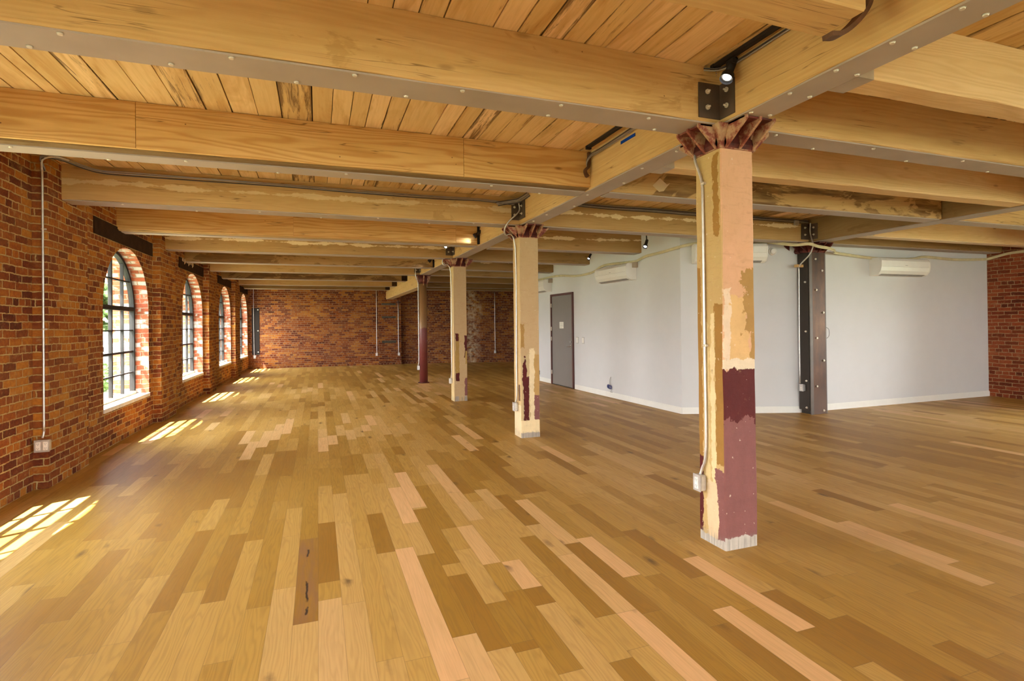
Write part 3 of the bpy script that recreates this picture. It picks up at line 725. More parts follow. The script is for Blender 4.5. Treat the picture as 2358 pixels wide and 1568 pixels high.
# middle bay (girder 1 -> girder 2 / partition)
G1R = 2.522
def midbeam(y0, x1, y1, w, mat, oc, label, h=None, x0=G1R, plate=True, pm='soffit', bolts=None, seed=0, name='ceiling_beam'):
    h = h or HB
    return beam(name, (x0, y0, ZC-h+dz(x0)), (x1, y1, ZC-h+dz(x1)), w, h, mat, oc, label, plate=(.01, x1-x0-.01, .012, w-.012) if plate else None, platemat=pm, bolts=bolts, seed=seed+50)
midbeam(2.765, 6.82, 2.64, .215, 'timber', (.16, 0, 0, 1), 'brown stained beam running right from the nearest column', bolts=[(x, .04+.14*(i % 2)) for i, x in enumerate([.25, .7, 1.1, 1.6, 2.0, 2.5, 2.9, 3.4])], seed=1)
midbeam(2.02-.01, 6.82, 1.86, .17, 'fresh', (.02, 0, 0, 1), 'pale new joist with water marks at the upper right, in a metal hanger', plate=False, seed=2, name='ceiling_joist')
midbeam(3.70, 6.82, 3.53, .17, 'fresh', (.05, 0, 0, 1), 'pale new joist passing behind the top of the nearest column', plate=False, seed=3, name='ceiling_joist')
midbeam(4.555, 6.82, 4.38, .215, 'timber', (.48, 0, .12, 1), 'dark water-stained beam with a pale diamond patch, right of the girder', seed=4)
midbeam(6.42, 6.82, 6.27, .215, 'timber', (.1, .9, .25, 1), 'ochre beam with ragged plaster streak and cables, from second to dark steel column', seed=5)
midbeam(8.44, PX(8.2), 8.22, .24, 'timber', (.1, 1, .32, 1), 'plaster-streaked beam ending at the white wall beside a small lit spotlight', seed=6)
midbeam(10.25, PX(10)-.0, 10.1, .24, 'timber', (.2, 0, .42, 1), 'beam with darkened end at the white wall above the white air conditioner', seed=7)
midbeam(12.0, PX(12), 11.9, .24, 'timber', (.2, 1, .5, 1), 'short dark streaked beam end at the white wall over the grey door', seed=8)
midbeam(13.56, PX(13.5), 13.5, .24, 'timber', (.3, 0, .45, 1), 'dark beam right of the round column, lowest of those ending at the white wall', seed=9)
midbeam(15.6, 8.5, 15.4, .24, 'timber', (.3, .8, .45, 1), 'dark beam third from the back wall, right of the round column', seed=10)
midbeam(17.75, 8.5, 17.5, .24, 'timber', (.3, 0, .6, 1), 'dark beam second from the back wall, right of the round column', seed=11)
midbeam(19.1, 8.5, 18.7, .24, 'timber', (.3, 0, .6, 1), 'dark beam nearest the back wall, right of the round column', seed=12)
# right bay
G2, G2R = 6.84, 7.09
def rightbeam(y, w, mat, oc, label, plate=True, seed=0, name='ceiling_beam', pm='soffit'):
    return beam(name, (G2R, y, ZC-HB+dz(G2R)), (XR-.01, y, ZC-HB+dz(XR)), w, HB, mat, oc, label, plate=(.01, XR-G2R-.03, .012, w-.012) if plate else None, platemat=pm, seed=seed+80)
rightbeam(4.36, .215, 'timber', (.1, 0, .05, 1), 'orange-brown beam right of the second girder, at the right edge of view', seed=1)
rightbeam(5.54, .17, 'fresh', (.03, 0, 0, 1), 'orange new joist with pale underside in front of the right white wall', plate=True, seed=2, name='ceiling_joist', pm='soffit_wood')
rightbeam(6.27, .235, 'timber', (.35, 0, .5, 1), 'dark brown beam along the top of the right white wall', seed=3)

# girders: built along Y, local x = along
def girder(name, x, w, y0, y1, zb, h, oc, label, bolts=None, mat='timber', pm='soffit'):
    root = empty(name, (x+w, y0, zb), R(90), label, 'girder')      # local x -> world +y, local y -> world -x
    L = y1-y0
    b = link('timber', timber_bm(L, w, h, 0, .008, .003, 99), M[mat], root); b.color = oc
    bm = bmesh.new(); box(bm, .01, L-.01, .012, w-.012, -.010, 0); pl = link('soffit_plate', bm, M[pm], root)
    for (by, bx) in (bolts or []):
        q = bpy.data.objects.new('screw', BOLT); C.objects.link(q); q.parent = pl; q.location = (by-y0, bx, -.010)
    return root
gb = []
yy = .85
while yy < 2.6: gb += [(yy, .04), (yy, w_) ] if (w_ := .18) else []; yy += .2825
for y in (3.3, 3.75, 4.2, 4.7, 5.2, 5.7, 6.1): gb += [(y, .05+.1*(int(y*10) % 2))]
girder('main_girder', G1, .214, -1.0, 20.49, 2.616, HB-.001, (.2, 0, 0, 1), 'long timber girder carried by the four left columns, running into the distance', gb)
girder('second_girder', G2, .25, -1.0, 6.38, ZC-HB+dz(7), HB, (.3, 0, .6, 1), 'dark-stained girder over the steel-clad column at the right')
g3 = empty('deep_girder_beam', (2.52, 13.72, 2.345), R(90), 'deeper pale-bottomed timber under the far end of the main girder, behind the round column', 'beam')
b = link('timber', timber_bm(6.77, .24, .26, 0, .008, .003, 7), M['timber'], g3); b.color = (.05, 0, 0, 1)
bm = bmesh.new(); box(bm, 0, 6.76, .01, .23, -.012, 0); link('soffit_plate', bm, M['soffit_wood'], g3)

# ------------------------------------------------------------------ columns
W = .247
def column(name, x, y, mat, label, w=W, h=2.475):
    root = empty(name, (x, y, 0), 0, label, 'column')
    bm = bmesh.new(); rg = random.Random(int(y*10)); n = 14; b = .007
    prof = [(b, 0), (w-b, 0), (w, b), (w, w-b), (w-b, w), (b, w), (0, w-b), (0, b)]
    rings = [[bm.verts.new((px+(rg.uniform(-.002, .002) if 0 < i < n else 0), py+(rg.uniform(-.002, .002) if 0 < i < n else 0), h*i/n)) for px, py in prof] for i in range(n+1)]
    for A, B in zip(rings, rings[1:]):
        for k in range(8): bm.faces.new([A[k], A[(k+1) % 8], B[(k+1) % 8], B[k]])
    bm.faces.new(rings[0][::-1]); bm.faces.new(rings[-1])
    link('shaft', bm, M[mat], root); return root

def capital(root, w=W, z0=2.475, z1=2.604, iron='iron', gx=0.0, out=.185, outs=.135, t=.017):
    """cast-iron cap: core block, flared seats carried on ribs on the four sides. local to the column root"""
    cap = empty('capital'); cap.parent = root
    bm = bmesh.new()
    box(bm, -.012, w+.012, -.012, w+.012, z0-.012, z0+.03)
    box(bm, .004, w-.004, .004, w-.004, z0+.03, z1-.004)
    # smooth corner wedges between the bracket sides
    for cx, cy, sx, sy in ((0, 0, -1, -1), (w, 0, 1, -1), (0, w, -1, 1), (w, w, 1, 1)):
        p = [(cx-sx*.03, cy-sy*.03), (cx+sx*.008, cy-sy*.03), (cx+sx*.008, cy+sy*.008), (cx-sx*.03, cy+sy*.008)]
        q = [(cx-sx*.04, cy-sy*.04), (cx+sx*.05, cy-sy*.04), (cx+sx*.05, cy+sy*.05), (cx-sx*.04, cy+sy*.05)]
        hexa(bm, [(a, b, z0+.02) for a, b in p]+[(a, b, z1-.002) for a, b in q])
    link('core', bm, M[iron], cap)
    def side(f, s0, s1, o):
        # f(s, d, z) maps along, outward, height
        bm = bmesh.new()
        prism(bm, [(-.004, z0-.006), (.016, z0-.006), (.03, z0+.016), (.006, z1-.01), (-.004, z1-.01)], lambda d, z, s: f(s, d, z), s0, s1)
        hexa(bm, [f(s0, .0, z1-.012), f(s1, .0, z1-.012), f(s1, o, z1-.012), f(s0, o, z1-.012), f(s0, 0, z1-.001), f(s1, 0, z1-.001), f(s1, o, z1-.001), f(s0, o, z1-.001)])
        br = link('bracket', bm, M['irond'] if iron == 'iron' else M[iron], cap)
        for k in range(3):
            s = s0+(s1-s0-t)*k/2
            bm = bmesh.new()
            prism(bm, [(0, z0-.010), (.020, z0-.010), (o+.012, z1-.020), (o+.012, z1+.0), (0, z1+.0)], lambda d, z, u: f(u, d, z), s, s+t)
            link('rib', bm, M[iron], br)
    side(lambda s, d, z: (s, -d, z), .02, w-.005, out)
    side(lambda s, d, z: (s, w+d, z), .02, w-.005, out)
    side(lambda s, d, z: (-d, s, z), .015, w-.005, outs)
    side(lambda s, d, z: (w+d, s, z), .015, w-.005, outs)
    return cap

def lplate(x, y, z0, z1, la, lb_, label, nb=2, mat='darksteel'):
    """bent steel angle in the corner between beam front (y) and girder left face (x)"""
    root = empty('steel_angle_plate', (x, y, z0), 0, label, 'bracket')
    bm = bmesh.new(); h = z1-z0; t = .008
    box(bm, -la, -.0005, -t, -.0005, 0, h); box(bm, -t, -.0005, -lb_, -t, 0, h)
    link('plate', bm, M[mat], root)
    for i, zf in enumerate((.30, .75)):
        bm = bmesh.new(); cyl(bm, (-la*.62, -t, h*zf), (-la*.62, -t-.008, h*zf), .015, 12); cyl(bm, (-la*.62, -t-.006, h*zf), (-la*.62, -t-.026, h*zf), .006, 8); link('bolt', bm, M['bolt'], root)
        bm = bmesh.new(); cyl(bm, (-t, -lb_*.55, h*zf), (-t-.008, -lb_*.55, h*zf), .015, 12); cyl(bm, (-t-.006, -lb_*.55, h*zf), (-t-.026, -lb_*.55, h*zf), .006, 8); link('bolt', bm, M['bolt'], root)
    return root

def conduit(name, pts, r, boxc, boxn, label, group=None, clips=(), double=False, clipdir=(0, 1, 0)):
    """pts world; boxc = centre of outlet box back, boxn = outward unit normal"""
    b = Vector(boxc); root = empty(name, b, 0, label, 'electrical conduit', group)
    bm = bmesh.new(); tube(bm, [Vector(p)-b for p in pts], r, 10, True, 5); link('pipe', bm, M['galv'], root)
    n = Vector(boxn); s = Vector((-n.y, n.x, 0)); hw = .052 if double else .034; hh = .05; dp = .048
    def ob(bm, a0, a1, d0, d1, z0, z1, bev=0):
        pts_ = []
        for z in (z0, z1):
            for a, d in ((a0, d0), (a1, d0), (a1, d1), (a0, d1)): pts_.append(s*a+n*d+Vector((0, 0, z)))
        hexa(bm, pts_)
    bm = bmesh.new(); ob(bm, -hw, hw, 0.001, dp, -hh, hh)
    bmesh.ops.bevel(bm, geom=list(bm.edges), offset=.006, segments=2, affect='EDGES'); bx = link('outlet_box', bm, M['galv'], root)
    bm = bmesh.new(); ob(bm, -hw-.003, hw+.003, dp, dp+.004, -hh-.003, hh+.003); link('cover_plate', bm, M['galv'], bx)
    for c in ((-.026, .026) if double else (0,)):
        bm = bmesh.new(); ob(bm, c-.016, c+.016, dp+.004, dp+.008, -.036, .036)
        rc = link('receptacle', bm, M['outlet'], bx)
        rc.data.materials.append(M['slot'])
        bm2 = bmesh.new(); bm2.from_mesh(rc.data)
        for zz in (-.019, .019):
            for a, w_, h_ in ((-.006, .0012, .005), (.006, .0012, .0042), (0, .0022, .0022)):
                zo = zz+(.002 if a else -.008)
                pts_ = []
                for z in (zo-h_, zo+h_):
                    for q, d in ((c+a-w_, dp+.0079), (c+a+w_, dp+.0079), (c+a+w_, dp+.0088), (c+a-w_, dp+.0088)): pts_.append(s*q+n*d+Vector((0, 0, z)))
                hexa(bm2, pts_, 1)
        bm2.to_mesh(rc.data); bm2.free()
    for p in clips:
        bm = bmesh.new(); p = Vector(p)-b; cd = Vector(clipdir)
        cyl(bm, p-Vector((0, 0, .006)), p+Vector((0, 0, .006)), r*1.45, 12); 
        q = p+cd*(r*2.2); d = Vector((abs(cd.y)+.3*abs(cd.x), abs(cd.x)+.3*abs(cd.y), 0))*r*1.1
        box(bm, min(p.x, q.x)-r*.9, max(p.x, q.x)+r*.9, min(p.y, q.y)-r*.5, max(p.y, q.y)+r*.5, p.z-.007, p.z+.007)
        link('strap_clip', bm, M['bolt'], root)
    return root

c1 = column('timber_column', 2.310, 2.770, 'col1', 'nearest square timber column with peach paint above and maroon paint below')
capital(c1)
c2 = column('timber_column', 2.318, 6.450, 'col2', 'second square column from the front, tan paint with maroon and cream patches low down')
capital(c2, iron='iron')
c3 = column('timber_column', 2.312, 10.03, 'col3', 'third column from the front, square and tan with a brown strip low on its face')
capital(c3)
# round iron column
r4 = empty('iron_column', (2.388, 13.615, 0), 0, 'slim round maroon iron column, the farthest of the row', 'column')
bm = bmesh.new(); cyl(bm, (0, 0, .012), (0, 0, 2.42), .098, 32, .092); link('shaft', bm, M['col4'], r4)
bm = bmesh.new(); cyl(bm, (0, 0, 0), (0, 0, .016), .135, 32); link('base_plate', bm, M['irond'], r4)
cp = empty('capital'); cp.parent = r4
bm = bmesh.new(); cyl(bm, (0, 0, 2.40), (0, 0, 2.60), .094, 24, .115); box(bm, -.17, .17, -.17, .17, 2.592, 2.604); link('core', bm, M['irond'], cp)
for k in range(4):
    a = k*math.pi/2; ca, sa = math.cos(a), math.sin(a)
    bm = bmesh.new(); prism(bm, [(.07, 2.36), (.10, 2.36), (.19, 2.575), (.19, 2.592), (.07, 2.592)], lambda d, z, s: (ca*d-sa*s, sa*d+ca*s, z), -.008, .008)
    link('rib', bm, M['iron'], cp)
# steel clad column at the right
XRc, YRc = 6.835, 6.285
r5 = empty('steel_clad_column', (XRc, YRc, 0), 0, 'dark rusted steel-clad column with bolts, standing in front of the white wall', 'column')
hR = 2.42
bm = bmesh.new(); box(bm, .045, .30, .03, .215, 0.001, hR); link('core', bm, M['clad_dark'], r5)
bm = bmesh.new(); box(bm, .03, .315, 0, .018, 0, hR, bev=.004); fp = link('front_plate', bm, M['clad'], r5)
bm = bmesh.new(); box(bm, 0, .055, -.004, .012, .0, hR, bev=.005); link('edge_flange', bm, M['clad_edge'], r5)
bm = bmesh.new(); box(bm, .305, .325, -.002, .20, 0, hR, bev=.004); link('edge_flange', bm, M['clad_edge'], r5)
bm = bmesh.new(); box(bm, -.002, .012, .02, .215, .06, hR, bev=.003); sp = link('side_plate', bm, M['clad_dark'], r5)
for z, u in ((.05, .25), (.42, .12), (.80, .26), (1.14, .13), (1.52, .265), (1.86, .13), (2.15, .25), (2.32, .12)):
    bm = bmesh.new(); cyl(bm, (u, 0, z), (u, -.012, z), .015, 12); cyl(bm, (u, -.01, z), (u, -.02, z), .008, 8); link('bolt', bm, M['bolt'], fp)
for z in (.1, .50, 1.24, 1.98):
    bm = bmesh.new(); cyl(bm, (-.002, .07, z), (-.014, .07, z), .015, 12); cyl(bm, (-.012, .07, z), (-.03, .07, z), .006, 8); link('bolt', bm, M['bolt'], sp)
capital(r5, .30, 2.43, 2.556, 'irond', out=.16, outs=.17)

lplate(G1, 2.7695, 2.632, 2.842, .16, .135, 'dark bent steel plate with four bolts above the nearest column cap')
lplate(G1, 6.4195, 2.665, 2.872, .10, .22, 'dark bolted angle plate above the second column cap')
lplate(G1, 10.019, 2.66, 2.87, .13, .16, 'dark angle plate above the third column cap, beside a lit spot lamp')
lplate(G1, 13.559, 2.66, 2.87, .13, .16, 'dark angle plate over the round column cap')
lplate(G2, 6.268, 2.60, 2.83, .17, .14, 'dark bolted angle plate above the steel-clad column')
for (y, lab) in ((8.239, 'black flat strap hanger at the end of the wavy-grained beam'), (11.779, 'dark strap hanger at the end of the mottled beam behind the third column'),
                 (15.599, 'dark hanger box at the end of the first beam past the round column'), (17.749, 'dark hanger box at the end of the second beam past the round column'),
                 (19.599, 'dark hanger box at the beam end closest to the back brick wall')):
    bm = bmesh.new(); wd = .03 if y < 12 else .15
    box(bm, G1-wd, G1-.001, y-.012, y-.001, 2.62, 2.93); box(bm, G1-.012, G1-.001, y-.05, y-.012, 2.62, 2.93)
    o = link('beam_hanger', bm, M['blackmetal'] if y < 12 else M['lintel']); tag(o, lab, 'bracket')

# curved strap at the near beam end, hook at the second one
def strap(name, pts, w, t, mat, label):
    bm = bmesh.new(); P = smoothpts(pts, 5); prev = None
    for i, p in enumerate(P):
        d = (P[min(i+1, len(P)-1)]-P[max(i-1, 0)]).normalized(); s = Vector((0, 1, 0)) if abs(d.y) < .9 else Vector((1, 0, 0)); n = d.cross(s).normalized()
        ring = [bm.verts.new(p+s*a+n*b) for a, b in ((-w, -t), (w, -t), (w, t), (-w, t))]
        if prev:
            for k in range(4): bm.faces.new([prev[k], prev[(k+1) % 4], ring[(k+1) % 4], ring[k]])
        else: bm.faces.new(ring[::-1])
        prev = ring
    bm.faces.new(prev); o = link(name, bm, M[mat]); return tag(o, label, 'bracket')
strap('iron_strap', [(2.035, 1.76, 2.610), (2.10, 1.755, 2.625), (2.18, 1.745, 2.69), (2.225, 1.73, 2.76), (2.235, 1.72, 2.83), (2.28, 1.70, 2.93)], .026, .010, 'rust', 'curved rusty iron strap holding a beam end to the girder at the top right')
strap('iron_hook', [(2.288, 4.495, 2.935), (2.286, 4.49, 2.85), (2.275, 4.485, 2.80), (2.245, 4.485, 2.765), (2.262, 4.49, 2.72), (2.28, 4.495, 2.73)], .014, .012, 'rust', 'small rusty iron hook at the end of the swirling-grain beam')
def jhanger(x, y, w, z, label, sg=1):
    root = empty('joist_hanger', (x, y, z), 0, label, 'joist hanger')
    bm = bmesh.new(); box(bm, 0, .11, -.002, w+.002, -.004, -.001); box(bm, 0.001, .11, -.004, -.0005, -.004, .075); box(bm, .001, .11, w+.0005, w+.004, -.004, .09)
    link('seat', bm, M['galv_tan'], root)
    bm = bmesh.new(); cyl(bm, (.07, -.004, .04), (.07, -.009, .04), .008, 8); cyl(bm, (.04, -.004, .055), (.04, -.009, .055), .005, 8); link('nail', bm, M['rust'], root)
jhanger(G1R+.0005, 2.01, .17, 2.6155, 'galvanised joist hanger under the pale new joist at the upper right')
jhanger(G1R+.0005, 3.70, .17, 2.6155, 'galvanised joist hanger just left of the nearest column, under a pale joist')
jhanger(G2R+.0005, 5.54, .17, 2.5685, 'small joist hanger on the dark second girder')

# conduits
conduit('conduit_with_outlet', [(2.30, 3.0, 2.50), (2.285, 2.985, 2.44), (2.298, 2.94, 2.30), (2.298, 2.93, 2.1), (2.298, 2.93, 1.2), (2.298, 2.93, .60), (2.292, 2.965, .46), (2.285, 2.975, .42)], .0088,
        (2.3095, 2.975, .372), (-1, 0, 0), 'galvanised conduit with outlet box on the side of the nearest column', clips=[(2.298, 2.93, 1.25), (2.298, 2.93, 2.28)], clipdir=(0, -1, 0))
conduit('conduit_with_outlet', [(2.285, 6.36, 2.86), (2.285, 6.365, 2.76), (2.15, 6.40, 2.62), (2.15, 6.50, 2.5), (2.302, 6.56, 2.36), (2.302, 6.56, .9), (2.302, 6.56, .52), (2.292, 6.585, .42)], .0088,
        (2.3175, 6.59, .372), (-1, 0, 0), 'galvanised conduit with outlet box on the side of the second column', clips=[(2.302, 6.56, 2.1)], clipdir=(0, -1, 0))
conduit('conduit_with_outlet', [(2.14, 10.12, 2.60), (2.15, 10.13, 2.5), (2.296, 10.15, 2.35), (2.298, 10.15, .9), (2.298, 10.17, .5), (2.29, 10.19, .41)], .0088,
        (2.3115, 10.19, .366), (-1, 0, 0), 'galvanised conduit with outlet box on the side of the third column', clips=[(2.298, 10.15, 1.9)], clipdir=(0, -1, 0))
conduit('conduit_with_outlet', [(2.20, 13.50, 2.84), (2.2, 13.5, 2.6), (2.26, 13.55, 2.42), (2.272, 13.60, 2.3), (2.276, 13.60, .9), (2.272, 13.6, .52), (2.262, 13.61, .42)], .0088,
        (2.291, 13.61, .37), (-1, 0, 0), 'galvanised conduit with outlet box on the round maroon column', clips=[(2.276, 13.6, 1.2)], clipdir=(1, 0, 0))
conduit('conduit_with_outlet', [(6.80, 6.22, 2.84), (6.80, 6.225, 2.7), (6.78, 6.16, 2.52), (6.80, 6.20, 2.44), (6.79, 6.25, 2.36), (6.745, 6.38, 2.22), (6.757, 6.40, 2.1), (6.757, 6.41, 1.2), (6.757, 6.41, .46)], .0095,
        (6.8325, 6.41, .395), (-1, 0, 0), 'thin conduit with outlet box on the left side of the steel-clad column')
conduit('conduit_with_outlet', [(-2.10, 6.22, 2.93), (-2.16, 6.12, 2.93), (-2.24, 6.09, 2.89), (-2.25, 6.095, 2.80), (-2.25, 6.105, 2.6), (-2.25, 6.105, .7), (-2.25, 6.105, .52), (-2.255, 6.09, .45)], .0088,
        (-2.252, 6.118, .385), (0, -1, 0), 'conduit with double outlet box on the nearest brick pier at left', double=True, clips=[(-2.25, 6.105, 2.28), (-2.25, 6.105, 1.4)], clipdir=(1, 0, 0))
conduit('conduit_with_outlet', [(1.955, 20.575, 2.93), (1.955, 20.575, .6), (1.945, 20.565, .42)], .011, (1.945, 20.60, .375), (0, -1, 0), 'conduit on the back wall left of the projecting brick pier')
conduit('conduit_with_outlet', [(2.70, 20.475, 2.3), (2.70, 20.475, .6), (2.71, 20.465, .42)], .011, (2.71, 20.498, .37), (0, -1, 0), 'conduit on the right side of the back wall pier, behind the columns')
conduit('conduit_with_outlet', [(6.13, 19.83, 2.58), (6.13, 19.83, .6), (6.12, 19.82, .42)], .011, (6.13, 19.863, .38), (-.24, -.97, 0), 'conduit on the far brick wall beside the pale streaked patch')
conduit('conduit_with_outlet', [(-2.0, 20.70, 2.93), (-2.0, 20.69, 2.0), (-1.99, 20.685, .6), (-1.98, 20.68, .44)], .010, (-1.975, 20.728, .40), (0, -1, 0), 'thin conduit in the back left corner, over a black steel plate')

# black plate in the back corner, slots in the brick pier
r = empty('steel_wall_plate', (-1.96, 20.72, .47), 0, 'tall black steel plate with three bolts in the back left corner', 'plate')
bm = bmesh.new(); box(bm, -.10, .13, -.012, 0, 0, 1.56, bev=.003); link('plate', bm, M['blackmetal'], r)
for z in (.09, .80, 1.50):
    bm = bmesh.new(); cyl(bm, (.09, -.012, z), (.09, -.03, z), .02, 12); link('bolt', bm, M['bolt'], r)
for z0, z1, lab in ((2.13, 2.20, 'topmost grey filled slot in the back wall brick pier'), (1.66, 1.73, 'middle grey filled slot in the back wall brick pier'), (.77, .86, 'lowest grey filled slot in the back wall brick pier')):
    bm = bmesh.new(); box(bm, 2.13, 2.62, 20.488, 20.50, z0, z1, bev=.003); o = link('filled_slot', bm, M['slate']); tag(o, lab, 'masonry filling')

# cable bundles on beam tops
def bundle(name, paths, label, rr=.0065):
    p0 = Vector(paths[0][0]); root = empty(name, p0, 0, label, 'cables')
    for i, pts in enumerate(paths):
        bm = bmesh.new(); tube(bm, [Vector(p)-p0 for p in pts], rr if i % 2 else rr*.8, 7, True, 4); link('cable', bm, M['cable'] if i % 3 else M['cabled'], root)
    return root
base = [(-2.235, 6.13, 2.80), (-2.25, 6.08, 2.90), (-2.15, 6.15, 2.925), (-2.03, 6.34, 2.905), (-1.9, 6.395, 2.885), (-1.65, 6.40, 2.885), (-1.08, 6.40, 2.885), (-.34, 6.40, 2.878), (.4, 6.40, 2.872), (1.26, 6.40, 2.868), (1.8, 6.40, 2.872), (2.1, 6.395, 2.862), (2.24, 6.38, 2.85)]
rg = random.Random(3)
ps = [[(x, y-.004*k, z+.012*(k-1)+rg.uniform(-.005, .005)) for x, y, z in base] for k in range(3)]
bundle('cable_bundle', ps, 'thin grey cables along the beam from the left brick pier to the second column')
base = [(2.0, 6.39, 2.86), (2.12, 6.35, 2.88), (2.22, 6.28, 2.89), (2.265, 6.20, 2.91), (2.28, 6.05, 2.925)]
ps = [[(x+.008*k, y-.006*k, z-.014*k) for x, y, z in base] for k in range(4)]
bundle('cable_bundle', ps, 'short curl of cables turning above the second column')
base = [(2.56, 6.385, 2.90), (3.1, 6.37, 2.875), (3.6, 6.36, 2.865), (4.2, 6.33, 2.86), (4.85, 6.315, 2.852), (5.9, 6.28, 2.845), (6.5, 6.26, 2.84), (6.78, 6.24, 2.835)]
ps = [[(x, y-.006*(k % 2), z+.011*k+rg.uniform(-.004, .004)) for x, y, z in base] for k in range(5)]
bundle('cable_bundle', ps, 'dark bundle of cables along the streaked beam to the steel-clad column')
base = [(2.285, 2.77, 2.93), (2.283, 3.3, 2.925), (2.285, 3.9, 2.91), (2.282, 4.3, 2.905), (2.27, 4.42, 2.90), (2.262, 4.485, 2.86), (2.268, 4.49, 2.80)]
ps = [[(x, y, z-.014*k) for x, y, z in base] for k in range(3)]
bundle('cable_bundle', ps, 'three pale cables along the girder top left of the nearest column cap', .005)
base = [(2.29, 1.6, 2.925), (2.29, 2.2, 2.92), (2.285, 2.6, 2.915), (2.24, 2.70, 2.91), (2.18, 2.755, 2.925)]
bundle('cable_bundle', [base, [(x, y, z-.012) for x, y, z in base]], 'pale cable beside the black lighting track near the top right', .005)
# small junction box on streaked beam near steel column
bm = bmesh.new(); box(bm, 6.52, 6.60, 6.235, 6.262, 2.80, 2.87, bev=.004); o = link('junction_box', bm, M['galv']); tag(o, 'small metal junction box on the beam beside the steel-clad column', 'junction box')

# cream pipe run
def cream(pts, label, n=2, r=.014):
    p0 = Vector(pts[0]); root = empty('refrigerant_pipe', p0, 0, label, 'pipe')
    for k in range(n):
        bm = bmesh.new(); tube(bm, [Vector(p)-p0+Vector((0, 0, .018*k)) for p in pts], r, 8, True, 5); link('pipe', bm, M['pipe_y'], root)
cream([(PX(y)-.03, y, z) for y, z in ((13.3, 2.50), (12.7, 2.47), (11.95, 2.477), (11.4, 2.458), (10.65, 2.39), (9.95, 2.40), (9.6, 2.475), (9.3, 2.49), (8.7, 2.462), (8.35, 2.45), (8.05, 2.50), (7.6, 2.512), (7.13, 2.535))]
      + [(5.36, 7.04, 2.58), (5.8, 6.87, 2.60)], 'cream pipe line sagging along the left white wall past two air conditioners')
cream([(5.75, 6.89, 2.585), (6.20, 6.71, 2.60), (6.38, 6.64, 2.59), (6.50, 6.235, 2.50), (6.62, 6.09, 2.50), (6.80, 6.09, 2.47), (7.0, 6.09, 2.45), (7.25, 6.2, 2.44), (7.45, 6.38, 2.44), (7.75, 6.47, 2.434), (8.3, 6.485, 2.40), (8.75, 6.485, 2.392), (9.35, 6.485, 2.41),
       (9.67, 6.485, 2.455), (10.4, 6.485, 2.432), (11.1, 6.485, 2.455), (11.32, 6.45, 2.475), (11.335, 6.18, 2.53), (11.335, 5.9, 2.545), (11.33, 5.3, 2.56)],
      'cream pipe line draped past the steel-clad column to the right brick wall')

# ------------------------------------------------------------------ air conditioners
def aircon(loc, rotz, label, L=1.1, side=1, h=.285):
    """local: x along wall, -y out of wall, z from bottom. side: +1 connector box at x=L, -1 at 0"""
    root = empty('air_conditioner', loc, rotz, label, 'air conditioner', None)
    d = .21
    prof = [(0, .0), (.10, 0), (.155, .022), (.195, .075), (d, .14), (d, .235), (.185, h-.012), (.16, h), (0, h)]
    bm = bmesh.new(); prism(bm, prof, lambda u, v, w: (w, -u, v), .018, L-.018)
    o = link('body', bm, M['plastic'], root)
    bm = bmesh.new()
    pf = [(u*1.012+.002*(u > 0), v*(1.0)) for u, v in prof]
    prism(bm, pf, lambda u, v, w: (w, -u, v), 0, .018); link('end_cap', bm, M['plastic'], root)
    bm = bmesh.new(); prism(bm, pf, lambda u, v, w: (w, -u, v), L-.018, L); link('end_cap', bm, M['plastic'], root)
    bm = bmesh.new(); hexa(bm, [(.07, -.108, .004), (L-.07, -.108, .004), (L-.07, -.158, .026), (.07, -.158, .026), (.07, -.106, -.002), (L-.07, -.106, -.002), (L-.07, -.161, .020), (.07, -.161, .020)])
    link('louvre', bm, M['grille'], root)
    bm = bmesh.new(); box(bm, .02, L-.02, -d-.001, -d+.002, .137, .139); link('panel_seam', bm, M['grille'], root)
    bm = bmesh.new(); box(bm, L*.48, L*.53, -d-.0015, -d, .16, .166); link('badge', bm, M['grille'], root)
    if side: bm = bmesh.new(); box(bm, L+.001, L+.051, -.09, 0, h-.08, h+.012, bev=.003); link('connector_box', bm, M['galv_tan'], root)
    return root
aw = math.atan2(PB_[1]-PA[1], PB_[0]-PA[0])     # along the left white wall, toward the viewer
aircon((PX(9.50)-.002, 9.50, 2.145), aw, 'white wall air conditioner on the left white wall, to the right of the door', 1.12)
aircon((PX(13.15)-.002, 13.15, 2.145), aw, 'white wall air conditioner partly hidden behind the second column', 1.15)
aa = math.atan2(PC[1]-PB_[1], PC[0]-PB_[0])
aircon((5.34, 7.093, 2.285), aa, 'white air conditioner behind the nearest column, only its ends showing', 1.08, 1)
aircon((8.38, 6.518, 2.115), 0, 'white wall air conditioner on the right white wall', 1.15, 0)

# smoke detector on the angled wall
nx, ny = math.sin(aa), -math.cos(aa)
r = empty('smoke_detector', (6.50, 6.655, 2.465), 0, 'round white smoke detector high on the wall left of the steel-clad column', 'smoke detector')
bm = bmesh.new(); cyl(bm, (0, 0, 0), (nx*.02, ny*.02, 0), .062, 28, .06); link('base', bm, M['plastic'], r)
bm = bmesh.new(); cyl(bm, (nx*.02, ny*.02, 0), (nx*.045, ny*.045, 0), .052, 28, .035); link('dome', bm, M['plastic'], r)

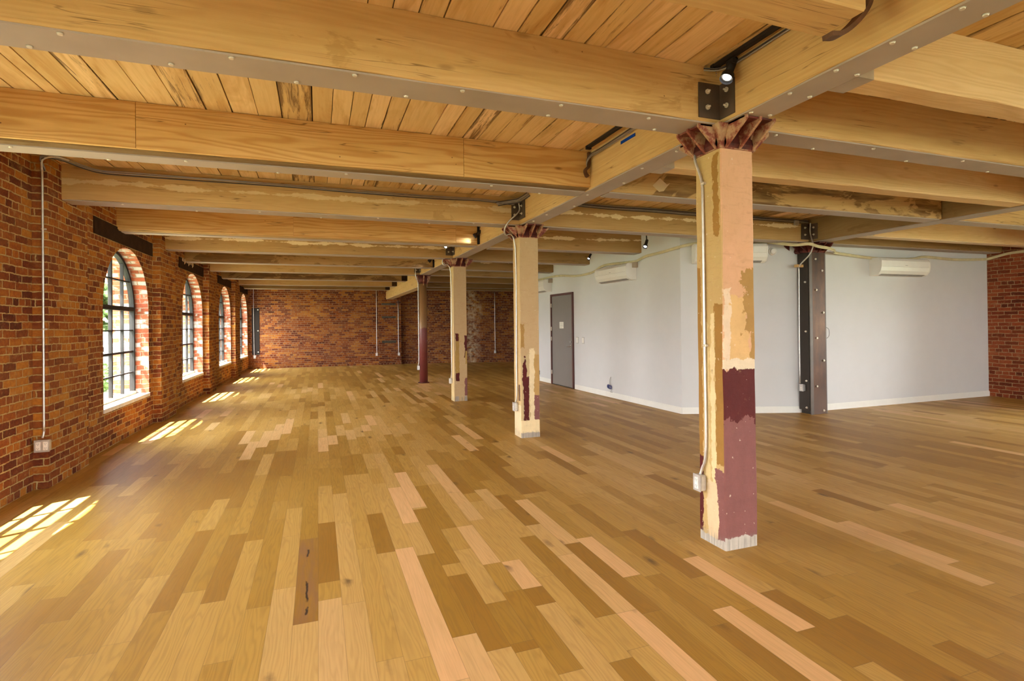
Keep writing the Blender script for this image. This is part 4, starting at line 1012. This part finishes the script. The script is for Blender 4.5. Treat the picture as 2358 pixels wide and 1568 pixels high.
# ------------------------------------------------------------------ door
yd0, yd1 = 10.86, 12.04
r = empty('door_1', (PX(11.45), 11.45, 0), aw, kind='structure')       # local x along toward viewer, -y out of wall
Ld = (yd1-yd0)/math.cos(math.atan2(PB_[0]-PA[0], PB_[1]-PA[1])-math.pi) if False else yd1-yd0
h0 = Ld/2
bm = bmesh.new()
box(bm, -h0, -h0+.05, -.03, 0, 0, 2.075); box(bm, h0-.05, h0, -.03, 0, 0, 2.075); box(bm, -h0+.05, h0-.05, -.03, 0, 2.025, 2.075)
link('door_frame', bm, M['doorframe'], r)
bm = bmesh.new(); box(bm, -h0+.055, h0-.055, -.012, -.001, .012, 2.022, bev=.002); dl = link('door_leaf', bm, M['door'], r)
bm = bmesh.new(); box(bm, -h0+.05, h0-.05, -.02, -.001, .0, .011); link('threshold', bm, M['blackmetal'], r)
bm = bmesh.new(); cyl(bm, (h0-.13, -.012, .90), (h0-.13, -.022, .90), .03, 20); cyl(bm, (h0-.13, -.022, .90), (h0-.13, -.06, .90), .011, 12); tube(bm, [(h0-.13, -.06, .90), (h0-.18, -.062, .90), (h0-.25, -.06, .895)], .01, 8)
link('door_handle', bm, M['galv'], dl)
bm = bmesh.new(); cyl(bm, (h0-.13, -.012, 1.0), (h0-.13, -.024, 1.0), .022, 16); link('door_lock', bm, M['galv'], dl)
for z in (.28, 1.05, 1.28, 1.82):
    bm = bmesh.new(); cyl(bm, (-h0+.05, -.034, z-.045), (-h0+.05, -.034, z+.045), .008, 8); box(bm, -h0+.03, -h0+.075, -.033, -.029, z-.045, z+.045); link('hinge', bm, M['bolt'], dl)
aw_m = Matrix.Rotation(aw, 4, 'Z')
def onwall(y, out=.0): return (PX(y)-out, y)
r = empty('paper_notice', (PX(11.45)-.013, 11.46, 1.29), aw, 'small white printed notice taped to the grey door', 'notice')
bm = bmesh.new(); box(bm, -.105, .105, -.0012, 0, 0, .145); link('sheet', bm, M['paper'], r)
bm = bmesh.new()
for i in range(6): box(bm, -.085, .085 if i != 5 else .02, -.0018, -.0012, .122-.02*i, .126-.02*i)
link('printed_lines', bm, M['ink'], r)
for y, lab in ((10.70, 'switch plate on the white wall, closest to the grey door'), (10.43, 'switch plate on the white wall, farther right of the door')):
    r = empty('wall_switch', (PX(y), y, 1.045), aw, lab, 'switch')
    bm = bmesh.new(); box(bm, -.045, .045, -.008, 0, -.058, .058, bev=.003); link('plate', bm, M['plastic'], r)
    bm = bmesh.new(); box(bm, -.017, .017, -.013, -.008, -.033, .033, bev=.002); link('rocker', bm, M['trimwhite'], r)
    bm = bmesh.new(); box(bm, -.05, .05, -.004, 0, -.066, .066); link('wall_box_rim', bm, M['grille'], r)

# low wires
r = empty('wire_coil', (PX(9.30), 9.30, .22), aw, 'small tangle of blue and grey wires low on the left white wall', 'wires')
bm = bmesh.new()
for k in range(5):
    a = [(.055*math.cos(t+k)*(1-.1*k)-.01*k, -.02-.006*k, .035*math.sin(t+k)-.03+.004*k) for t in [i*math.pi/4 for i in range(10)]]
    tube(bm, a, .0045, 6)
link('coil', bm, M['bluewire'], r)
bm = bmesh.new(); tube(bm, [(-.03, -.025, 0), (-.022, -.022, .09), (.0, -.006, .165), (.008, -.02, .09), (.012, -.025, .0)], .0035, 6); tube(bm, [(.03, -.02, -.02), (.06, -.02, -.06), (.03, -.03, -.10)], .0035, 6); tube(bm, [(.0, -.02, -.115), (.07, -.02, -.113)], .006, 6); link('lead', bm, M['grille'], r)
r = empty('data_box', (PX(12.84), 12.84, .20), aw, 'small dark data box with a wire loop, low on the wall beside the second column', 'data box')
bm = bmesh.new(); box(bm, -.05, .05, -.03, 0, -.05, .05, bev=.004); link('body', bm, M['blackmetal'], r)
bm = bmesh.new(); box(bm, -.03, .03, -.034, -.03, -.03, .03); link('face_plate', bm, M['outlet'], r)
bm = bmesh.new(); tube(bm, [(.02, -.02, .05), (-.02, -.02, .11), (.03, -.02, .20), (.04, -.02, .06)], .004, 6); link('lead', bm, M['grille'], r)
bm = bmesh.new(); tube(bm, [(7.162, 6.29, 1.30), (7.20, 6.28, 1.27), (7.215, 6.28, 1.21), (7.20, 6.28, 1.16), (7.165, 6.285, 1.13)], .003, 6)
o = link('wire_loop', bm, M['cabled']); tag(o, 'thin dark wire loop sticking out of the steel-clad column', 'wire')
bm = bmesh.new(); box(bm, 6.695, 6.832, 6.385, 6.43, 2.205, 2.245, bev=.002); o = link('wooden_block', bm, M['woodblock']); tag(o, 'small pale wood block on the left side of the steel-clad column', 'wood block')
bm = bmesh.new(); box(bm, 2.3045, 2.3075, 3.74, 3.96, 2.845, 2.87)
o = link('blue_tape_strip', bm, M['bluetape']); tag(o, 'strip of blue tape stuck on the girder left of the nearest column', 'tape')
bm = bmesh.new()
pts = [(3.22, 2.70), (3.30, 2.775), (3.375, 2.72), (3.41, 2.735), (3.36, 2.68), (3.34, 2.655), (3.29, 2.645)]
yb_ = lambda x: 4.555+(4.38-4.555)*(x-G1R)/(6.82-G1R)
prism(bm, pts, lambda u, v, w: (u-.24, yb_(u-.24)-w, v), .001, .004); o = link('plaster_patch', bm, M['soffit_wood']); tag(o, 'pale diamond-shaped plaster patch on the dark-stained beam', 'plaster patch')

# ------------------------------------------------------------------ track lights
def track(x, y0, y1, z, label):
    r = empty('lighting_track', (x, y0, z), 0, label, 'lighting track')
    bm = bmesh.new(); box(bm, -.018, .018, 0, y1-y0, -.02, 0); box(bm, -.012, -.008, .01, y1-y0-.01, -.022, -.019); box(bm, .008, .012, .01, y1-y0-.01, -.022, -.019); link('rail', bm, M['blackmetal'], r)
    bm = bmesh.new(); box(bm, -.022, .022, y1-y0, y1-y0+.03, -.03, -.0); link('end_feed', bm, M['blackmetal'], r)
track(2.245, 1.5, 2.72, ZC-.001, 'black lighting track with a spot, under the ceiling at top right')
track(2.215, 3.45, 4.34, ZC-.001, 'black lighting track left of the nearest column cap, behind the big beam')
def spot(x, y, z, ztop, aim, label, lens='lamp_cool', e=30, colr=(.9, .95, 1), s=1.0, feed=False):
    r = empty('spotlight', (x, y, z), 0, label, 'spotlight')
    d = Vector(aim).normalized(); top = -d*.11*s
    bm = bmesh.new(); cyl(bm, top, (0, 0, 0), .024*s, 20, .024*s); cyl(bm, (0, 0, 0), d*.012*s, .024*s, 20, .036*s, cap=False); cyl(bm, d*.012*s, d*.05*s, .036*s, 24, .038*s, cap=False); cyl(bm, d*.012*s, d*.014*s, .036*s, 24)
    link('head', bm, M['blackmetal'], r)
    bm = bmesh.new(); cyl(bm, d*.030*s, d*.034*s, .024*s, 20); link('lens', bm, M[lens], r)
    bm = bmesh.new(); cyl(bm, d*.026*s, d*.029*s, .0355*s, 20); link('reflector', bm, M['galv'], r)
    bm = bmesh.new(); cyl(bm, top*.8, (top.x*.5, top.y*.5, ztop-z), .009*s, 10); box(bm, top.x*.5-.014, top.x*.5+.014, top.y*.5-.03, top.y*.5+.03, ztop-z-.03, ztop-z-.001); link('stem', bm, M['blackmetal'], r)
    L = bpy.data.lights.new('spot_beam', 'SPOT'); L.energy = e*.22; L.color = colr; L.spot_size = R(75); L.spot_blend = .6; L.shadow_soft_size = .02
    lo = bpy.data.objects.new('spot_beam', L); C.objects.link(lo); lo.parent = r; lo.location = d*.055*s; lo.rotation_euler = d.to_track_quat('-Z', 'Y').to_euler()
    return r
spot(2.232, 2.60, 2.838, ZC-.022, (-.42, -.12, -.75), 'black spotlight with a bright lens above the nearest column')
spot(2.255, 8.17, 2.76, ZC-.002, (-.75, .15, -.60), 'black cone spotlight at the end of the wavy-grained beam', e=10)
spot(2.16, 9.86, 2.81, ZC-.002, (-.6, -.55, -.5), 'glowing warm spotlight above the third column cap', 'lamp_warm', 12, (1, .8, .5))
spot(2.21, 11.66, 2.76, ZC-.002, (-.7, .1, -.65), 'small lit spotlight at the end of the dark mottled beam', e=8)
spot(PX(8.0)-.20, 7.78, 2.655, ZC+dz(5)-.002, (-.45, -.35, -.7), 'lit spotlight between beams near the white wall corner', e=12, s=1.0)
spot(PX(10)-.42, 9.3, 2.62, ZC+dz(5)-.002, (-.5, -.3, -.7), 'tiny lit spotlight near the beam end over the left air conditioner', e=6, s=.8)

# ------------------------------------------------------------------ outside
GZ = -2.6
bm = bmesh.new(); vs = [bm.verts.new(p) for p in ((-90, -60, GZ), (90, -60, GZ), (90, 160, GZ), (-90, 160, GZ))]; bm.faces.new(vs); o = link('ground', bm, M['grass']); tag(o, kind='structure')
bm = bmesh.new(); hexa(bm, [(-80, 52, GZ+.01), (60, 52, GZ+.01), (60, 71, GZ+.01), (-80, 71, GZ+.01), (-80, 52, GZ+.05), (60, 52, GZ+.05), (60, 71, GZ+.05), (-80, 71, GZ+.05)]); o = link('street', bm, M['asphalt']); tag(o, kind='structure')
def tree(x, y, h, r, label, seed, shrub=False):
    root = empty('shrub' if shrub else 'tree', (x, y, GZ), 0, label, 'shrub' if shrub else 'tree')
    rg = random.Random(seed); bm = bmesh.new()
    cc = h*.62 if not shrub else h*.5
    for i in range(260):
        a = rg.uniform(0, 6.28); u = rg.uniform(-1, 1); rr_ = r*rg.uniform(.55, 1)**.5
        p = Vector((math.cos(a)*math.sqrt(1-u*u)*rr_, math.sin(a)*math.sqrt(1-u*u)*rr_, cc+u*rr_*(h-cc)/r))
        s = r*rg.uniform(.10, .2); m = Matrix.Translation(p) @ Matrix.Rotation(rg.uniform(0, 6), 4, 'Z') @ Matrix.Rotation(rg.uniform(0, 3), 4, 'X') @ Matrix.Diagonal((s, s, s*.5, 1))
        bmesh.ops.create_icosphere(bm, subdivisions=1, radius=1, matrix=m)
    link('foliage', bm, M['leaf'], root)
    bm = bmesh.new(); cyl(bm, (0, 0, 0), (0, 0, cc), r*.09, 10, r*.05); link('trunk', bm, M['bark'], root)
tree(-31.5, 98, 11.0, 6.5, 'leafy green tree seen through the nearest window, left of the white house', 1)
tree(-19.5, 104, 10, 5.6, 'leafy green tree seen through the nearest window, over the white house', 2)
tree(-46.0, 92, 9, 5, 'green tree outside, hidden mostly by the nearest window jamb', 3)
tree(-13.2, 43.0, 1.7, 1.3, 'green shrub seen through the bottom panes of the nearest window', 4, True)
tree(-9.9, 40.0, 1.4, 1.1, 'smaller green shrub seen through the bottom of the nearest window', 5, True)
r = empty('white_house', (-24.5, 84, GZ), 0, 'small white house seen through the nearest window', 'house')
bm = bmesh.new(); box(bm, -4, 4, -3, 3, 0, 2.3); link('wall', bm, M['siding'], r)
bm = bmesh.new(); prism(bm, [(-3.4, 2.3), (3.4, 2.3), (0, 3.6)], lambda u, v, w: (w, u, v), -4.3, 4.3); link('roof', bm, M['roofing'], r)
for xw in (-2.5, -.4, 2.0):
    bm = bmesh.new(); box(bm, xw, xw+.9, -3.04, -2.99, .9, 1.8); link('window', bm, M['frame'], r)
r = empty('parked_car', (-22.0, 74.5, GZ), R(4), 'pale parked car seen through the nearest window', 'car')
bm = bmesh.new(); prism(bm, [(-2.1, .3), (2.1, .3), (2.15, .75), (1.3, .9), (.75, 1.38), (-1.0, 1.40), (-1.75, .95), (-2.15, .85)], lambda u, v, w: (u, w, v), -.85, .85); link('body', bm, M['carpaint'], r)
bm = bmesh.new(); prism(bm, [(-1.5, .92), (1.1, .92), (.68, 1.32), (-.95, 1.34)], lambda u, v, w: (u, w, v), -.86, .86); link('side_windows', bm, M['frame'], r)
for xw in (-1.35, 1.35):
    for yw in (-.8, .8):
        bm = bmesh.new(); cyl(bm, (xw, yw-.1, .32), (xw, yw+.1, .32), .32, 20); link('wheel', bm, M['tyre'], r)

# ------------------------------------------------------------------ light
sd = Vector((.47, .26, -1)).normalized()
S = bpy.data.lights.new('sun', 'SUN'); S.energy = 24; S.angle = R(.55); S.color = (1, .95, .91)
so = bpy.data.objects.new('sun', S); C.objects.link(so); so.rotation_euler = sd.to_track_quat('-Z', 'Y').to_euler(); so.location = (-20, -10, 30)
w = bpy.data.worlds.new('sky'); bpy.context.scene.world = w; w.use_nodes = True
wt = w.node_tree; bg = wt.nodes['Background']
tc = wt.nodes.new('ShaderNodeTexCoord'); sp_ = wt.nodes.new('ShaderNodeSeparateXYZ'); rp = wt.nodes.new('ShaderNodeValToRGB')
wt.links.new(tc.outputs['Generated'], sp_.inputs[0]); wt.links.new(sp_.outputs[2], rp.inputs[0]); wt.links.new(rp.outputs[0], bg.inputs[0])
rp.color_ramp.elements[0].position = 0; rp.color_ramp.elements[0].color = (.62, .62, .60, 1); rp.color_ramp.elements[1].position = .8; rp.color_ramp.elements[1].color = (.70, .84, 1, 1)
e_ = rp.color_ramp.elements.new(.22); e_.color = (1, 1, 1, 1)
mr = wt.nodes.new('ShaderNodeMapRange'); wt.links.new(sp_.outputs[0], mr.inputs[0])          # brighter sky on the sun's side
mr.inputs[1].default_value = .6; mr.inputs[2].default_value = -.8; mr.inputs[3].default_value = 10.0; mr.inputs[4].default_value = 11.0
wt.links.new(mr.outputs[0], bg.inputs[1])
bg.inputs[1].default_value = 7.0
def portal(loc, rot, sx, sy):
    L = bpy.data.lights.new('window_daylight_portal', 'AREA'); L.shape = 'RECTANGLE'; L.size = sx; L.size_y = sy
    L.cycles.is_portal = True
    o = bpy.data.objects.new('window_daylight_portal', L); C.objects.link(o); o.location = loc; o.rotation_euler = rot
for c in LW: portal((LX(c)-.60, c, 1.45), (0, R(-90), 0), 2.0, 1.8)
for c, _, _ in RW: portal((XR+.42, c, 1.45), (0, R(90), 0), 2.0, 2.7)
for c, _, _ in BW: portal((c, YR-.42, 1.45), (R(90), 0, 0), 2.8, 2.0)

for o in bpy.data.objects:      # families of like things
    c = o.get('category')
    gname = {'beam': 'timber ceiling beams', 'column': 'columns', 'girder': 'longitudinal girders', 'spotlight': 'track spotlights', 'air conditioner': 'wall air conditioners',
             'electrical conduit': 'conduits with outlet boxes', 'lintel': 'lintels over the arched windows', 'joist hanger': 'metal joist hangers', 'switch': 'wall switches by the door',
             'masonry filling': 'filled slots in the back pier', 'lighting track': 'black lighting tracks', 'pipe': 'cream pipe lines', 'cables': 'ceiling cable bundles', 'tree': 'trees outside', 'shrub': 'shrubs outside'}.get(c)
    if gname: o['group'] = gname
    if o.name.startswith('steel_angle_plate'): o['group'] = 'bolted angle plates on the column heads'
    if o.name.startswith('beam_hanger'): o['group'] = 'dark hangers at the beam ends'
# ------------------------------------------------------------------ camera
f_px, yaw, pitch, roll, cxp, cyp = 1286.764, .364893, .005626, -.0113157, 1223.53, 738.416
cy, sy = math.cos(yaw), math.sin(yaw)
fw = Vector((sy*math.cos(pitch), cy*math.cos(pitch), math.sin(pitch))); rt = Vector((cy, -sy, 0)); up = rt.cross(fw)
r2 = rt*math.cos(roll)+up*math.sin(roll); u2 = -rt*math.sin(roll)+up*math.cos(roll)
cam = bpy.data.cameras.new('camera'); co = bpy.data.objects.new('camera', cam); C.objects.link(co)
mt = Matrix((( r2.x, u2.x, -fw.x, 0), (r2.y, u2.y, -fw.y, 0), (r2.z, u2.z, -fw.z, 1.4), (0, 0, 0, 1)))
co.matrix_world = mt
cam.sensor_width = 36; cam.sensor_fit = 'HORIZONTAL'; cam.lens = f_px/2358*36
cam.shift_x = -(cxp-1179)/2358; cam.shift_y = (cyp-784)/2358
cam.clip_start = .05; cam.clip_end = 500
sc = bpy.context.scene; sc.camera = co
sc.view_settings.view_transform = 'Standard'; sc.view_settings.look = 'None'; sc.view_settings.gamma = 1; sc.view_settings.use_curve_mapping = False
sc.view_settings.exposure = 1.4
sc.cycles.max_bounces = 12; sc.cycles.diffuse_bounces = 8
